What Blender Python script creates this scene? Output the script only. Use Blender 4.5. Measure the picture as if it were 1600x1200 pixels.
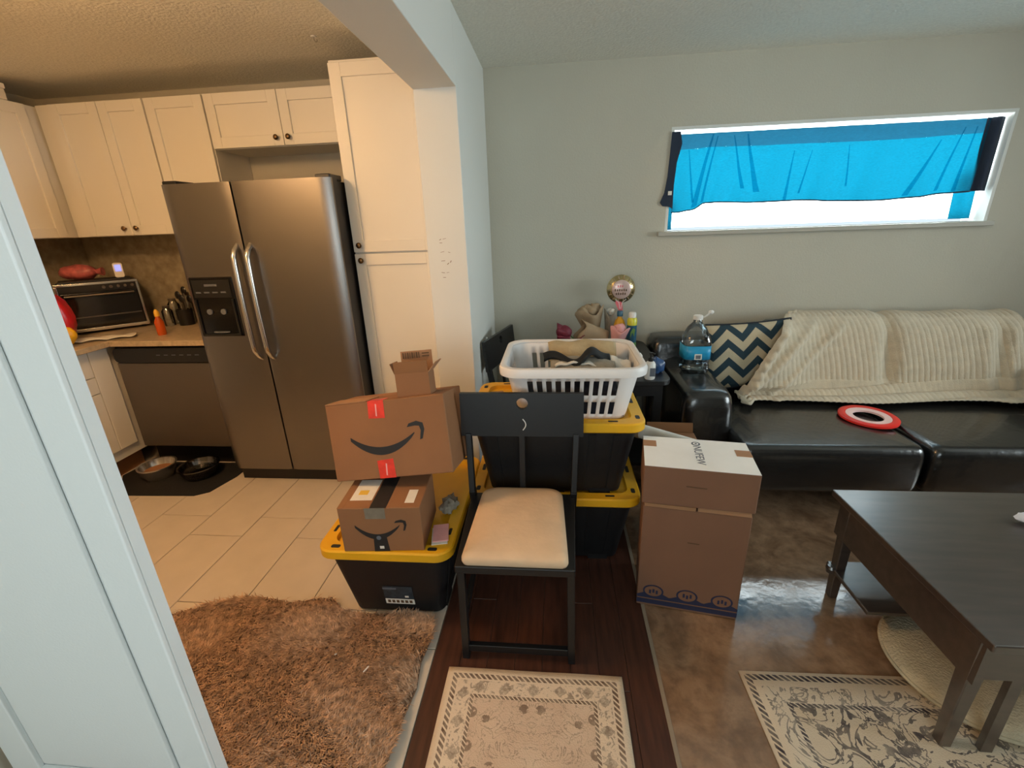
import bpy, bmesh, math, random
import numpy as np
from mathutils import Vector, Matrix

for o in list(bpy.data.objects):
    bpy.data.objects.remove(o)
scene = bpy.context.scene
COL = scene.collection
random.seed(7)
rng = np.random.default_rng(7)

# ------------------------------------------------------------------ camera
FPX = 707.37                      # focal length in pixels of the 1600x1200 frame
YAW, PITCH, ROLL = -0.10188, 0.33957, -0.036117
CAMH = 1.5
cy, sy = math.cos(YAW), math.sin(YAW)
cp, sp = math.cos(PITCH), math.sin(PITCH)
fwd = Vector((sy * cp, cy * cp, -sp))
right0 = Vector((cy, -sy, 0.0))
up0 = right0.cross(fwd)
cr, sr = math.cos(ROLL), math.sin(ROLL)
rgt = cr * right0 + sr * up0
upv = -sr * right0 + cr * up0
cam = bpy.data.cameras.new('camera')
cam.sensor_width = 36.0
cam.lens = FPX / 1600.0 * 36.0
cam.clip_start = 0.02
camo = bpy.data.objects.new('camera', cam)
COL.objects.link(camo)
camo.matrix_world = Matrix(((rgt.x, upv.x, -fwd.x, 0.0), (rgt.y, upv.y, -fwd.y, 0.0),
                            (rgt.z, upv.z, -fwd.z, CAMH), (0, 0, 0, 1)))
scene.camera = camo

# ------------------------------------------------------------------ light
world = bpy.data.worlds.new('world')
scene.world = world
world.use_nodes = True
bg = world.node_tree.nodes['Background']
bg.inputs[0].default_value = (0.75, 0.9, 1.0, 1)
bg.inputs[1].default_value = 1.0

PANE_STRENGTH = 12.0              # daylight behind the frosted pane of the high window
LAMP_STRENGTH = 80.0              # warm dome lamp of the kitchen
DAY_ENERGY = 66.0                # daylight through the window behind the photographer
SIDE_ENERGY = 142.0               # daylight through the window in the right wall

def daylight(name, energy, loc, rot):
    d = bpy.data.lights.new(name, 'AREA')
    d.shape = 'RECTANGLE'
    d.size, d.size_y = 2.0, 1.25
    d.energy = energy
    d.color = (0.95, 0.985, 0.965)
    do = bpy.data.objects.new(name, d)
    COL.objects.link(do)
    do.location = loc
    do.rotation_euler = rot
daylight('window_daylight', DAY_ENERGY, (-0.3, -1.95, 1.5), (math.radians(90), 0, 0))           # shines along +Y
daylight('side_daylight', SIDE_ENERGY, (4.35, 1.2, 1.5), (math.radians(90), 0, math.radians(90)))  # shines along -X

vs = scene.view_settings
vs.view_transform = 'Standard'
vs.look = 'None'
vs.gamma = 1.0
vs.use_curve_mapping = False
vs.exposure = 0.0

# ------------------------------------------------------------------ helpers
def s2l(c):
    c = c / 255.0
    return c / 12.92 if c <= 0.04045 else ((c + 0.055) / 1.055) ** 2.4

def rgb(r, g, b):
    return (s2l(r), s2l(g), s2l(b), 1.0)

MATS = {}

def mat(name, col, rough=0.5, metal=0.0, var=0.0, vscale=8.0, bump=0.0, bscale=40.0, spec=0.5,
        coat=0.0, sheen=0.0, stretch=None):
    m = bpy.data.materials.new(name)
    m.use_nodes = True
    nt = m.node_tree
    b = nt.nodes['Principled BSDF']
    b.inputs['Base Color'].default_value = col
    b.inputs['Roughness'].default_value = rough
    b.inputs['Metallic'].default_value = metal
    b.inputs['Specular IOR Level'].default_value = spec
    b.inputs['Coat Weight'].default_value = coat
    b.inputs['Sheen Weight'].default_value = sheen
    tc = nt.nodes.new('ShaderNodeTexCoord')
    vec = tc.outputs['Object']
    if stretch:
        mp = nt.nodes.new('ShaderNodeMapping')
        mp.inputs['Scale'].default_value = stretch
        nt.links.new(vec, mp.inputs[0])
        vec = mp.outputs[0]
    if var:
        n = nt.nodes.new('ShaderNodeTexNoise')
        n.inputs['Scale'].default_value = vscale
        n.inputs['Detail'].default_value = 5
        nt.links.new(vec, n.inputs['Vector'])
        mx = nt.nodes.new('ShaderNodeMix')
        mx.data_type = 'RGBA'
        mx.inputs[6].default_value = tuple(max(0, c * (1 - var)) for c in col[:3]) + (1,)
        mx.inputs[7].default_value = tuple(min(1, c * (1 + var)) for c in col[:3]) + (1,)
        rp = nt.nodes.new('ShaderNodeMapRange')
        rp.inputs[1].default_value = 0.3
        rp.inputs[2].default_value = 0.7
        nt.links.new(n.outputs[0], rp.inputs[0])
        nt.links.new(rp.outputs[0], mx.inputs[0])
        nt.links.new(mx.outputs[2], b.inputs['Base Color'])
    if bump:
        n2 = nt.nodes.new('ShaderNodeTexNoise')
        n2.inputs['Scale'].default_value = bscale
        n2.inputs['Detail'].default_value = 3
        nt.links.new(vec, n2.inputs['Vector'])
        bp = nt.nodes.new('ShaderNodeBump')
        bp.inputs['Strength'].default_value = bump
        bp.inputs['Distance'].default_value = 0.01
        nt.links.new(n2.outputs[0], bp.inputs['Height'])
        nt.links.new(bp.outputs[0], b.inputs['Normal'])
    MATS[name] = m
    return m

class NB:
    """small node builder"""
    def __init__(self, m):
        self.nt = m.node_tree
        self.b = self.nt.nodes.get('Principled BSDF')
    def n(self, t, **kw):
        x = self.nt.nodes.new('ShaderNode' + t)
        for k, v in kw.items():
            setattr(x, k, v)
        return x
    def l(self, a, b):
        self.nt.links.new(a, b)
    def m(self, op, a, b=None, c=None):
        x = self.n('Math', operation=op)
        for i, v in enumerate((a, b, c)):
            if v is None:
                continue
            if isinstance(v, (int, float)):
                x.inputs[i].default_value = v
            else:
                self.l(v, x.inputs[i])
        return x.outputs[0]
    def mix(self, f, a, b):
        x = self.n('Mix', data_type='RGBA')
        if isinstance(f, (int, float)):
            x.inputs[0].default_value = f
        else:
            self.l(f, x.inputs[0])
        for i, v in ((6, a), (7, b)):
            if isinstance(v, tuple):
                x.inputs[i].default_value = v
            else:
                self.l(v, x.inputs[i])
        return x.outputs[2]
    def noise(self, vec, scale, detail=4, rough=0.5, dist=0.0):
        x = self.n('TexNoise')
        x.inputs['Scale'].default_value = scale
        x.inputs['Detail'].default_value = detail
        x.inputs['Roughness'].default_value = rough
        x.inputs['Distortion'].default_value = dist
        if vec is not None:
            self.l(vec, x.inputs['Vector'])
        return x.outputs[0]
    def vor(self, vec, scale, feature='F1'):
        x = self.n('TexVoronoi', feature=feature)
        x.inputs['Scale'].default_value = scale
        if vec is not None:
            self.l(vec, x.inputs['Vector'])
        return x
    def step(self, v, a, b):
        x = self.n('MapRange')
        x.inputs[1].default_value = a
        x.inputs[2].default_value = b
        self.l(v, x.inputs[0])
        return x.outputs[0]
    def coords(self, kind='Object'):
        return self.n('TexCoord').outputs[kind]
    def sep(self, v):
        x = self.n('SeparateXYZ')
        self.l(v, x.inputs[0])
        return x.outputs

class MB:
    """mesh collector; off is subtracted so world coordinates can be typed in"""
    def __init__(self, off=(0, 0, 0)):
        self.v, self.f = [], []
        self.off = Vector(off)
    def raw(self, vs, fs):
        k = len(self.v)
        self.v += [tuple(Vector(p) - self.off) for p in vs]
        self.f += [tuple(i + k for i in f) for f in fs]
        return self
    def box(self, x0, x1, y0, y1, z0, z1):
        return self.raw([(x0, y0, z0), (x1, y0, z0), (x1, y1, z0), (x0, y1, z0),
                         (x0, y0, z1), (x1, y0, z1), (x1, y1, z1), (x0, y1, z1)],
                        [(0, 3, 2, 1), (4, 5, 6, 7), (0, 1, 5, 4), (1, 2, 6, 5), (2, 3, 7, 6), (3, 0, 4, 7)])
    def frustum(self, r0, z0, r1, z1):
        (a0, a1, b0, b1), (c0, c1, d0, d1) = r0, r1
        return self.raw([(a0, b0, z0), (a1, b0, z0), (a1, b1, z0), (a0, b1, z0),
                         (c0, d0, z1), (c1, d0, z1), (c1, d1, z1), (c0, d1, z1)],
                        [(0, 3, 2, 1), (4, 5, 6, 7), (0, 1, 5, 4), (1, 2, 6, 5), (2, 3, 7, 6), (3, 0, 4, 7)])
    def beam(self, p, q, w, d, upd=(0, 0, 1)):
        """rectangular bar from p to q, w across, d along the up hint"""
        p, q = Vector(p), Vector(q)
        t = (q - p).normalized()
        u = Vector(upd)
        s = t.cross(u)
        if s.length < 1e-6:
            s = t.cross(Vector((0, 1, 0)))
        s.normalize()
        u = s.cross(t)
        vs = []
        for c in (p, q):
            for a, b in ((-1, -1), (1, -1), (1, 1), (-1, 1)):
                vs.append(c + s * (a * w / 2) + u * (b * d / 2))
        return self.raw(vs, [(0, 1, 2, 3), (7, 6, 5, 4), (0, 4, 5, 1), (1, 5, 6, 2), (2, 6, 7, 3), (3, 7, 4, 0)])
    def prism(self, pts, o, u, v, n, th):
        """polygon pts (a,b) in plane o + a*u + b*v, extruded th along n"""
        o, u, v, n = Vector(o), Vector(u), Vector(v), Vector(n)
        k = len(pts)
        A = [o + u * a + v * b for a, b in pts]
        B = [p + n * th for p in A]
        fs = [tuple(range(k))[::-1], tuple(range(k, 2 * k))]
        for i in range(k):
            j = (i + 1) % k
            fs.append((i, j, k + j, k + i))
        return self.raw(A + B, fs)
    def lathe(self, prof, c=(0, 0, 0), n=24, ax='z', sx=1.0, sy=1.0):
        """prof: list of (radius, height)"""
        c = Vector(c)
        vs, fs = [], []
        for r, h in prof:
            for i in range(n):
                a = 2 * math.pi * i / n
                x, y = r * math.cos(a) * sx, r * math.sin(a) * sy
                p = {'z': (x, y, h), 'y': (x, h, y), 'x': (h, x, y)}[ax]
                vs.append(c + Vector(p))
        m = len(prof)
        for j in range(m - 1):
            for i in range(n):
                k = (i + 1) % n
                fs.append((j * n + i, j * n + k, (j + 1) * n + k, (j + 1) * n + i))
        fs.append(tuple(range(n))[::-1])
        fs.append(tuple(range((m - 1) * n, m * n)))
        return self.raw(vs, fs)
    def tube(self, pts, r, n=8, closed=False):
        pts = [Vector(p) for p in pts]
        m = len(pts)
        rs = r if isinstance(r, (list, tuple)) else [r] * m
        vs, fs = [], []
        prev = None
        for i, p in enumerate(pts):
            if closed:
                t = (pts[(i + 1) % m] - pts[i - 1]).normalized()
            else:
                t = (pts[min(i + 1, m - 1)] - pts[max(i - 1, 0)]).normalized()
            if prev is None:
                a = t.cross(Vector((0, 0, 1)))
                if a.length < 1e-3:
                    a = t.cross(Vector((0, 1, 0)))
            else:
                a = prev - t * prev.dot(t)
            a.normalize()
            prev = a
            b = t.cross(a)
            for k in range(n):
                g = 2 * math.pi * k / n
                vs.append(p + (a * math.cos(g) + b * math.sin(g)) * rs[i])
        for i in range(m if closed else m - 1):
            j = (i + 1) % m
            for k in range(n):
                l = (k + 1) % n
                fs.append((i * n + k, i * n + l, j * n + l, j * n + k))
        if not closed:
            fs.append(tuple(range(n))[::-1])
            fs.append(tuple(range((m - 1) * n, m * n)))
        return self.raw(vs, fs)
    def grid(self, fn, nu, nv):
        vs = [fn(i / nu, j / nv) for j in range(nv + 1) for i in range(nu + 1)]
        fs = [(j * (nu + 1) + i, j * (nu + 1) + i + 1, (j + 1) * (nu + 1) + i + 1, (j + 1) * (nu + 1) + i)
              for j in range(nv) for i in range(nu)]
        return self.raw(vs, fs)
    def build(self, name, m, parent=None, smooth=0, bevel=0.0, segs=2, solid=0.0, subsurf=0, loc=None, offset=0.0):
        me = bpy.data.meshes.new(name)
        me.from_pydata(self.v, [], self.f)
        bm = bmesh.new()
        bm.from_mesh(me)
        bmesh.ops.recalc_face_normals(bm, faces=bm.faces)
        bm.to_mesh(me)
        bm.free()
        me.materials.append(m if not isinstance(m, str) else MATS[m])
        if smooth:
            me.polygons.foreach_set('use_smooth', [True] * len(me.polygons))
            me.set_sharp_from_angle(angle=math.radians(smooth))
        o = bpy.data.objects.new(name, me)
        COL.objects.link(o)
        if parent is not None:
            o.parent = parent
        if loc is not None:
            o.location = loc
        if solid:
            s = o.modifiers.new('solid', 'SOLIDIFY')
            s.thickness = solid
            s.offset = offset
        if subsurf:
            s = o.modifiers.new('sub', 'SUBSURF')
            s.levels = s.render_levels = subsurf
        if bevel:
            b = o.modifiers.new('bevel', 'BEVEL')
            b.width = bevel
            b.segments = segs
            b.limit_method = 'ANGLE'
            b.angle_limit = math.radians(35)
            if segs > 1:
                me.polygons.foreach_set('use_smooth', [True] * len(me.polygons))
                me.set_sharp_from_angle(angle=math.radians(60))
                b.harden_normals = True
        return o

def tag(o, label=None, cat=None, group=None, kind=None):
    if label:
        o['label'] = label
    if cat:
        o['category'] = cat
    if group:
        o['group'] = group
    if kind:
        o['kind'] = kind
    return o

def thing(name, label, cat, loc=(0, 0, 0), rot=(0, 0, 0), group=None, s=1.0):
    o = bpy.data.objects.new(name, None)
    o.empty_display_size = 0.05
    COL.objects.link(o)
    o.location = loc
    o.rotation_euler = rot
    o.scale = (s, s, s)
    return tag(o, label, cat, group)

def struct(name, mb, m, parent=None, **kw):
    o = mb.build(name, m, parent, **kw)
    if parent is None:
        o['kind'] = 'structure'
    return o

def copy_tree(o, parent=None):
    c = o.copy()
    COL.objects.link(c)
    c.parent = parent
    for ch in list(o.children):
        copy_tree(ch, c)
    return c

def text_part(name, body, size, m, parent, o, u, v, th=0.0006, align='CENTER'):
    """flat lettering laid on the plane o,u,v"""
    cu = bpy.data.curves.new(name, 'FONT')
    cu.body = body
    cu.size = size
    cu.align_x = align
    cu.align_y = 'CENTER'
    cu.extrude = th / 2
    cu.resolution_u = 3
    t = bpy.data.objects.new(name, cu)
    me = bpy.data.meshes.new_from_object(t)
    bpy.data.objects.remove(t)
    me.materials.clear()
    me.materials.append(MATS[m])
    u, v = Vector(u), Vector(v)
    n = u.cross(v)
    M4 = Matrix(((u.x, v.x, n.x, o[0]), (u.y, v.y, n.y, o[1]), (u.z, v.z, n.z, o[2]), (0, 0, 0, 1)))
    me.transform(M4)
    ob = bpy.data.objects.new(name, me)
    COL.objects.link(ob)
    ob.parent = parent
    return ob

def rrect(x0, x1, y0, y1, r, n=6):
    pts = []
    for cx, cy_, a0 in ((x1 - r, y0 + r, -90), (x1 - r, y1 - r, 0), (x0 + r, y1 - r, 90), (x0 + r, y0 + r, 180)):
        for i in range(n + 1):
            a = math.radians(a0 + 90 * i / n)
            pts.append((cx + r * math.cos(a), cy_ + r * math.sin(a)))
    return pts

def loft(mb, rings, cap=True):
    """rings: list of equal-length point lists"""
    n = len(rings[0])
    vs = [p for r in rings for p in r]
    fs = []
    for j in range(len(rings) - 1):
        for i in range(n):
            k = (i + 1) % n
            fs.append((j * n + i, j * n + k, (j + 1) * n + k, (j + 1) * n + i))
    if cap:
        fs.append(tuple(range(n))[::-1])
        fs.append(tuple(range((len(rings) - 1) * n, len(rings) * n)))
    return mb.raw(vs, fs)

def vnoise(x, y, s=0):
    """cheap smooth pseudo noise in -1..1"""
    return (math.sin(x * 1.7 + 1.3 * math.sin(y * 1.1 + s) + s) + math.sin(y * 2.3 + 1.7 * math.sin(x * 0.9 + 2 * s)) +
            math.sin((x + y) * 1.31 + s * 3)) / 3.0
# ------------------------------------------------------------------ materials
mat('wall_paint', rgb(192, 187, 171), 0.75, bump=0.12, bscale=90, var=0.02, vscale=3)
mat('white_paint', rgb(222, 222, 216), 0.55, bump=0.05, bscale=120)
mat('door_paint', rgb(240, 243, 242), 0.4, bump=0.06, bscale=160)
mat('popcorn', rgb(226, 224, 212), 0.9, bump=0.45, bscale=75, var=0.05, vscale=70)
mat('cabinet_white', rgb(228, 224, 214), 0.45)
mat('knob_bronze', rgb(120, 95, 66), 0.3, metal=1.0)
mat('floor_tile', rgb(205, 192, 176), 0.38, var=0.05, vscale=6, bump=0.03, bscale=30)
mat('grout', rgb(120, 104, 88), 0.9)
mat('dark_wood_floor', rgb(74, 42, 30), 0.45, var=0.35, vscale=6, stretch=(9, 1, 1))
mat('steel', rgb(136, 131, 127), 0.33, metal=1.0, bump=0.03, bscale=12, stretch=(1, 1, 26))
mat('steel_dull', rgb(118, 110, 102), 0.42, metal=0.85)
mat('chrome', rgb(215, 212, 206), 0.2, metal=1.0)
mat('black_plastic', rgb(18, 18, 19), 0.42)
mat('black_gloss', rgb(9, 9, 10), 0.12)
mat('black_mat', rgb(20, 20, 20), 0.85, bump=0.2, bscale=90)
mat('tote_black', rgb(17, 17, 19), 0.5, bump=0.05, bscale=80)
mat('tote_yellow', rgb(228, 170, 26), 0.42, bump=0.05, bscale=70, var=0.05, vscale=9)
mat('cardboard', rgb(142, 97, 62), 0.8, var=0.07, vscale=5, bump=0.05, bscale=60)
mat('cardboard_light', rgb(160, 118, 84), 0.8, var=0.05, vscale=5)
mat('cardboard_shaded', rgb(122, 86, 64), 0.8, var=0.06, vscale=5)  # shaded copy of the cardboard: dim box sides darkened in colour
mat('cardboard_lit', rgb(236, 234, 230), 0.8, var=0.05, vscale=6)  # lit copy of the cardboard: window light on the top, as colour
mat('cardboard_inside', rgb(140, 96, 60), 0.85)
mat('ink_black', rgb(28, 26, 26), 0.6)
mat('ink_navy', rgb(34, 38, 66), 0.7)
mat('ink_grey', rgb(96, 100, 108), 0.8)
mat('ink_brown', rgb(92, 66, 42), 0.8)
mat('red_tape', rgb(224, 60, 44), 0.3, var=0.15, vscale=30)
mat('clear_tape', rgb(128, 118, 102), 0.2, var=0.1, vscale=40)
mat('label_white', rgb(226, 220, 208), 0.6, var=0.04, vscale=30)
mat('label_yellow', rgb(226, 182, 70), 0.6)
mat('chair_black', rgb(20, 19, 20), 0.42)
mat('seat_fabric', rgb(216, 184, 150), 0.85, var=0.09, vscale=9, bump=0.12, bscale=60)
mat('leather', rgb(24, 23, 23), 0.27, var=0.2, vscale=6, bump=0.16, bscale=38, spec=0.85, coat=0.3)
mat('table_wood', rgb(58, 46, 40), 0.36, var=0.3, vscale=5, stretch=(1, 7, 7), coat=1.0)
MATS['table_wood'].node_tree.nodes['Principled BSDF'].inputs['Coat IOR'].default_value = 1.9
MATS['table_wood'].node_tree.nodes['Principled BSDF'].inputs['Coat Roughness'].default_value = 0.26
mat('blanket', rgb(206, 190, 164), 0.95, var=0.08, vscale=24, bump=0.5, bscale=220, sheen=0.3)
mat('fur', rgb(198, 162, 132), 0.9, var=0.42, vscale=42)
mat('fur_base', rgb(130, 100, 76), 1.0)
mat('pet_cushion', rgb(200, 188, 160), 0.95, var=0.12, vscale=18, bump=0.6, bscale=130)
mat('basket_white', rgb(232, 228, 226), 0.4)
mat('cloth_dark', rgb(22, 22, 32), 0.9, var=0.4, vscale=9)
mat('cloth_black', rgb(20, 20, 20), 0.85)
mat('cloth_khaki', rgb(176, 156, 120), 0.9, var=0.1, vscale=20, bump=0.3, bscale=80)
mat('cloth_grey', rgb(150, 142, 128), 0.9, var=0.1, vscale=25, bump=0.3, bscale=90)
mat('cloth_white', rgb(222, 216, 205), 0.9)
mat('kraft', rgb(166, 142, 112), 0.8, var=0.08, vscale=12)
mat('rose_dark', rgb(120, 34, 52), 0.6, var=0.25, vscale=25)
mat('tissue_pink', rgb(232, 168, 166), 0.7, var=0.08, vscale=20)
mat('ribbon_pink', rgb(222, 110, 118), 0.4)
mat('foil_gold', rgb(196, 176, 130), 0.22, metal=0.9, var=0.1, vscale=20)
mat('foil_pink', rgb(214, 186, 178), 0.3, metal=0.3)
mat('plastic_amber', rgb(214, 152, 22), 0.3)
mat('sticker_dim', rgb(40, 52, 60), 0.4, var=0.5, vscale=40)
mat('can_blue', rgb(44, 92, 116), 0.3, var=0.2, vscale=30)
mat('can_yellow', rgb(214, 208, 60), 0.3)
mat('can_green', rgb(110, 150, 80), 0.35)
mat('bottle_white', rgb(226, 222, 216), 0.35)
mat('blue_bag', rgb(48, 78, 122), 0.25, var=0.4, vscale=25)
mat('jug_label', rgb(40, 150, 196), 0.35, var=0.12, vscale=18)
mat('paper', rgb(232, 228, 220), 0.8)
mat('red_ring', rgb(232, 44, 34), 0.35)
mat('ring_pink', rgb(246, 206, 200), 0.4)
mat('snack_red', rgb(176, 30, 36), 0.3, var=0.3, vscale=14)
mat('snack_yellow', rgb(226, 170, 30), 0.35)
mat('bread_pink', rgb(190, 100, 100), 0.35, var=0.35, vscale=26)
mat('sauce_orange', rgb(196, 84, 26), 0.25)
mat('cap_yellow', rgb(240, 186, 60), 0.4)
mat('counter_stone', rgb(186, 166, 136), 0.3, var=0.16, vscale=45)
mat('oven_glass', rgb(30, 26, 22), 0.08)
mat('oven_dark', rgb(26, 23, 21), 0.35)
mat('red_flower', rgb(150, 20, 22), 0.6)
mat('sill_grey', rgb(176, 172, 160), 0.5)
mat('curtain_navy', rgb(38, 48, 66), 0.9, bump=0.2, bscale=200)
mat('pencil', rgb(120, 88, 58), 0.8)
mat('strip_light', rgb(150, 134, 116), 0.5)
mat('pillow_piping', rgb(26, 32, 38), 0.8)
mat('flower_purple', rgb(58, 34, 110), 0.7)
mat('flower_white', rgb(232, 232, 240), 0.7)
mat('steel_bowl', rgb(205, 200, 195), 0.22, metal=0.9)

# clear plastic, glass and water
def clear(name, col, rough=0.05, ior=1.45, alpha_mix=0.75):
    m = bpy.data.materials.new(name)
    m.use_nodes = True
    nb = NB(m)
    out = nb.nt.nodes['Material Output']
    tr = nb.n('BsdfTransparent')
    tr.inputs[0].default_value = col
    gl = nb.n('BsdfGlossy')
    gl.inputs['Roughness'].default_value = rough
    fr = nb.n('Fresnel')
    fr.inputs[0].default_value = ior
    ms = nb.n('MixShader')
    nb.l(nb.m('MULTIPLY_ADD', fr.outputs[0], 1.0, 1 - alpha_mix - 0.15), ms.inputs[0])
    nb.l(tr.outputs[0], ms.inputs[1])
    nb.l(gl.outputs[0], ms.inputs[2])
    nb.l(ms.outputs[0], out.inputs[0])
    MATS[name] = m
clear('clear_plastic', (0.86, 0.9, 0.92, 1))
clear('water', (0.78, 0.86, 0.9, 1), 0.08, 1.33)
clear('smoke_bowl', (0.45, 0.42, 0.4, 1), 0.12, 1.45, 0.7)

# emissive sources that the place has: daylight pane, lamp glass, device screen
def emit(name, col, s):
    m = bpy.data.materials.new(name)
    m.use_nodes = True
    b = m.node_tree.nodes['Principled BSDF']
    b.inputs['Base Color'].default_value = (0.8, 0.8, 0.8, 1)
    b.inputs['Emission Color'].default_value = col
    b.inputs['Emission Strength'].default_value = s
    MATS[name] = m
emit('frosted_pane', (0.86, 0.98, 1.0, 1), PANE_STRENGTH)
emit('lamp_glass', (1.0, 0.585, 0.27, 1), LAMP_STRENGTH)
emit('blue_screen', (0.03, 0.22, 1.0, 1), 0.9)

# blue sheer curtain: light comes through the weave
def sheer(name, refl, trans):
    m = bpy.data.materials.new(name)
    m.use_nodes = True
    nb = NB(m)
    out = nb.nt.nodes['Material Output']
    co = nb.coords()
    w = nb.n('TexNoise')
    mp = nb.n('Mapping')
    mp.inputs['Scale'].default_value = (60, 60, 260)
    nb.l(co, mp.inputs[0])
    nb.l(mp.outputs[0], w.inputs['Vector'])
    w.inputs['Scale'].default_value = 1.0
    w.inputs['Detail'].default_value = 4
    f = nb.step(w.outputs[0], 0.3, 0.7)
    d = nb.n('BsdfDiffuse')
    d.inputs[0].default_value = refl
    t = nb.n('BsdfTranslucent')
    nb.l(nb.mix(f, tuple(c * 0.8 for c in trans[:3]) + (1,), tuple(c * 1.2 for c in trans[:3]) + (1,)), t.inputs[0])
    a = nb.n('AddShader')
    nb.l(d.outputs[0], a.inputs[0])
    nb.l(t.outputs[0], a.inputs[1])
    nb.l(a.outputs[0], out.inputs[0])
    MATS[name] = m
sheer('curtain_blue', (0.012, 0.045, 0.075, 1), (0.0006, 0.041, 0.066, 1))
m = bpy.data.materials.new('curtain_pleat')       # an extra thin layer where the sheer cloth is creased
m.use_nodes = True
nb = NB(m)
tr_ = nb.n('BsdfTransparent')
tr_.inputs[0].default_value = (0.3, 0.62, 0.74, 1)
nb.l(tr_.outputs[0], nb.nt.nodes['Material Output'].inputs[0])
MATS['curtain_pleat'] = m
sheer('curtain_hem', (0.018, 0.045, 0.075, 1), (0.002, 0.020, 0.035, 1))

# mottled brown vinyl floor of the living room
m = mat('vinyl', rgb(112, 92, 76), 0.3, bump=0.05, bscale=30)
nb = NB(m)
co = nb.coords()
f = nb.step(nb.noise(co, 5.5, 9, 0.62, 0.6), 0.32, 0.68)
c1 = nb.mix(f, rgb(112, 84, 62), rgb(172, 138, 108))
f2 = nb.step(nb.noise(co, 26, 6, 0.6), 0.45, 0.75)
nb.l(nb.mix(nb.m('MULTIPLY', f2, 0.45), c1, rgb(82, 66, 54)), nb.b.inputs['Base Color'])
nb.l(nb.m('MULTIPLY_ADD', f, 0.09, 0.08), nb.b.inputs['Roughness'])
nb.b.inputs['Specular IOR Level'].default_value = 0.9

# small-stone backsplash
m = mat('backsplash_mosaic', rgb(150, 138, 116), 0.35)
nb = NB(m)
co = nb.coords()
v = nb.vor(co, 42)
nb.l(nb.mix(nb.noise(co, 20, 3), rgb(104, 94, 78), rgb(192, 180, 152)), nb.b.inputs['Base Color'])

# chevron cloth of the throw pillow (object space: x across, z up)
m = mat('chevron', rgb(200, 186, 160), 0.9, bump=0.2, bscale=120)
nb = NB(m)
x, y, z = nb.sep(nb.coords())
zz = nb.m('ABSOLUTE', nb.m('SUBTRACT', nb.m('FRACT', nb.m('MULTIPLY_ADD', x, 5.6, 10.3)), 0.5))
st = nb.m('FRACT', nb.m('ADD', nb.m('MULTIPLY', z, 8.6), nb.m('MULTIPLY_ADD', zz, 1.5, 5.0)))
nb.l(nb.mix(nb.m('GREATER_THAN', st, 0.52), rgb(192, 176, 146), rgb(36, 58, 68)), nb.b.inputs['Base Color'])

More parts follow.
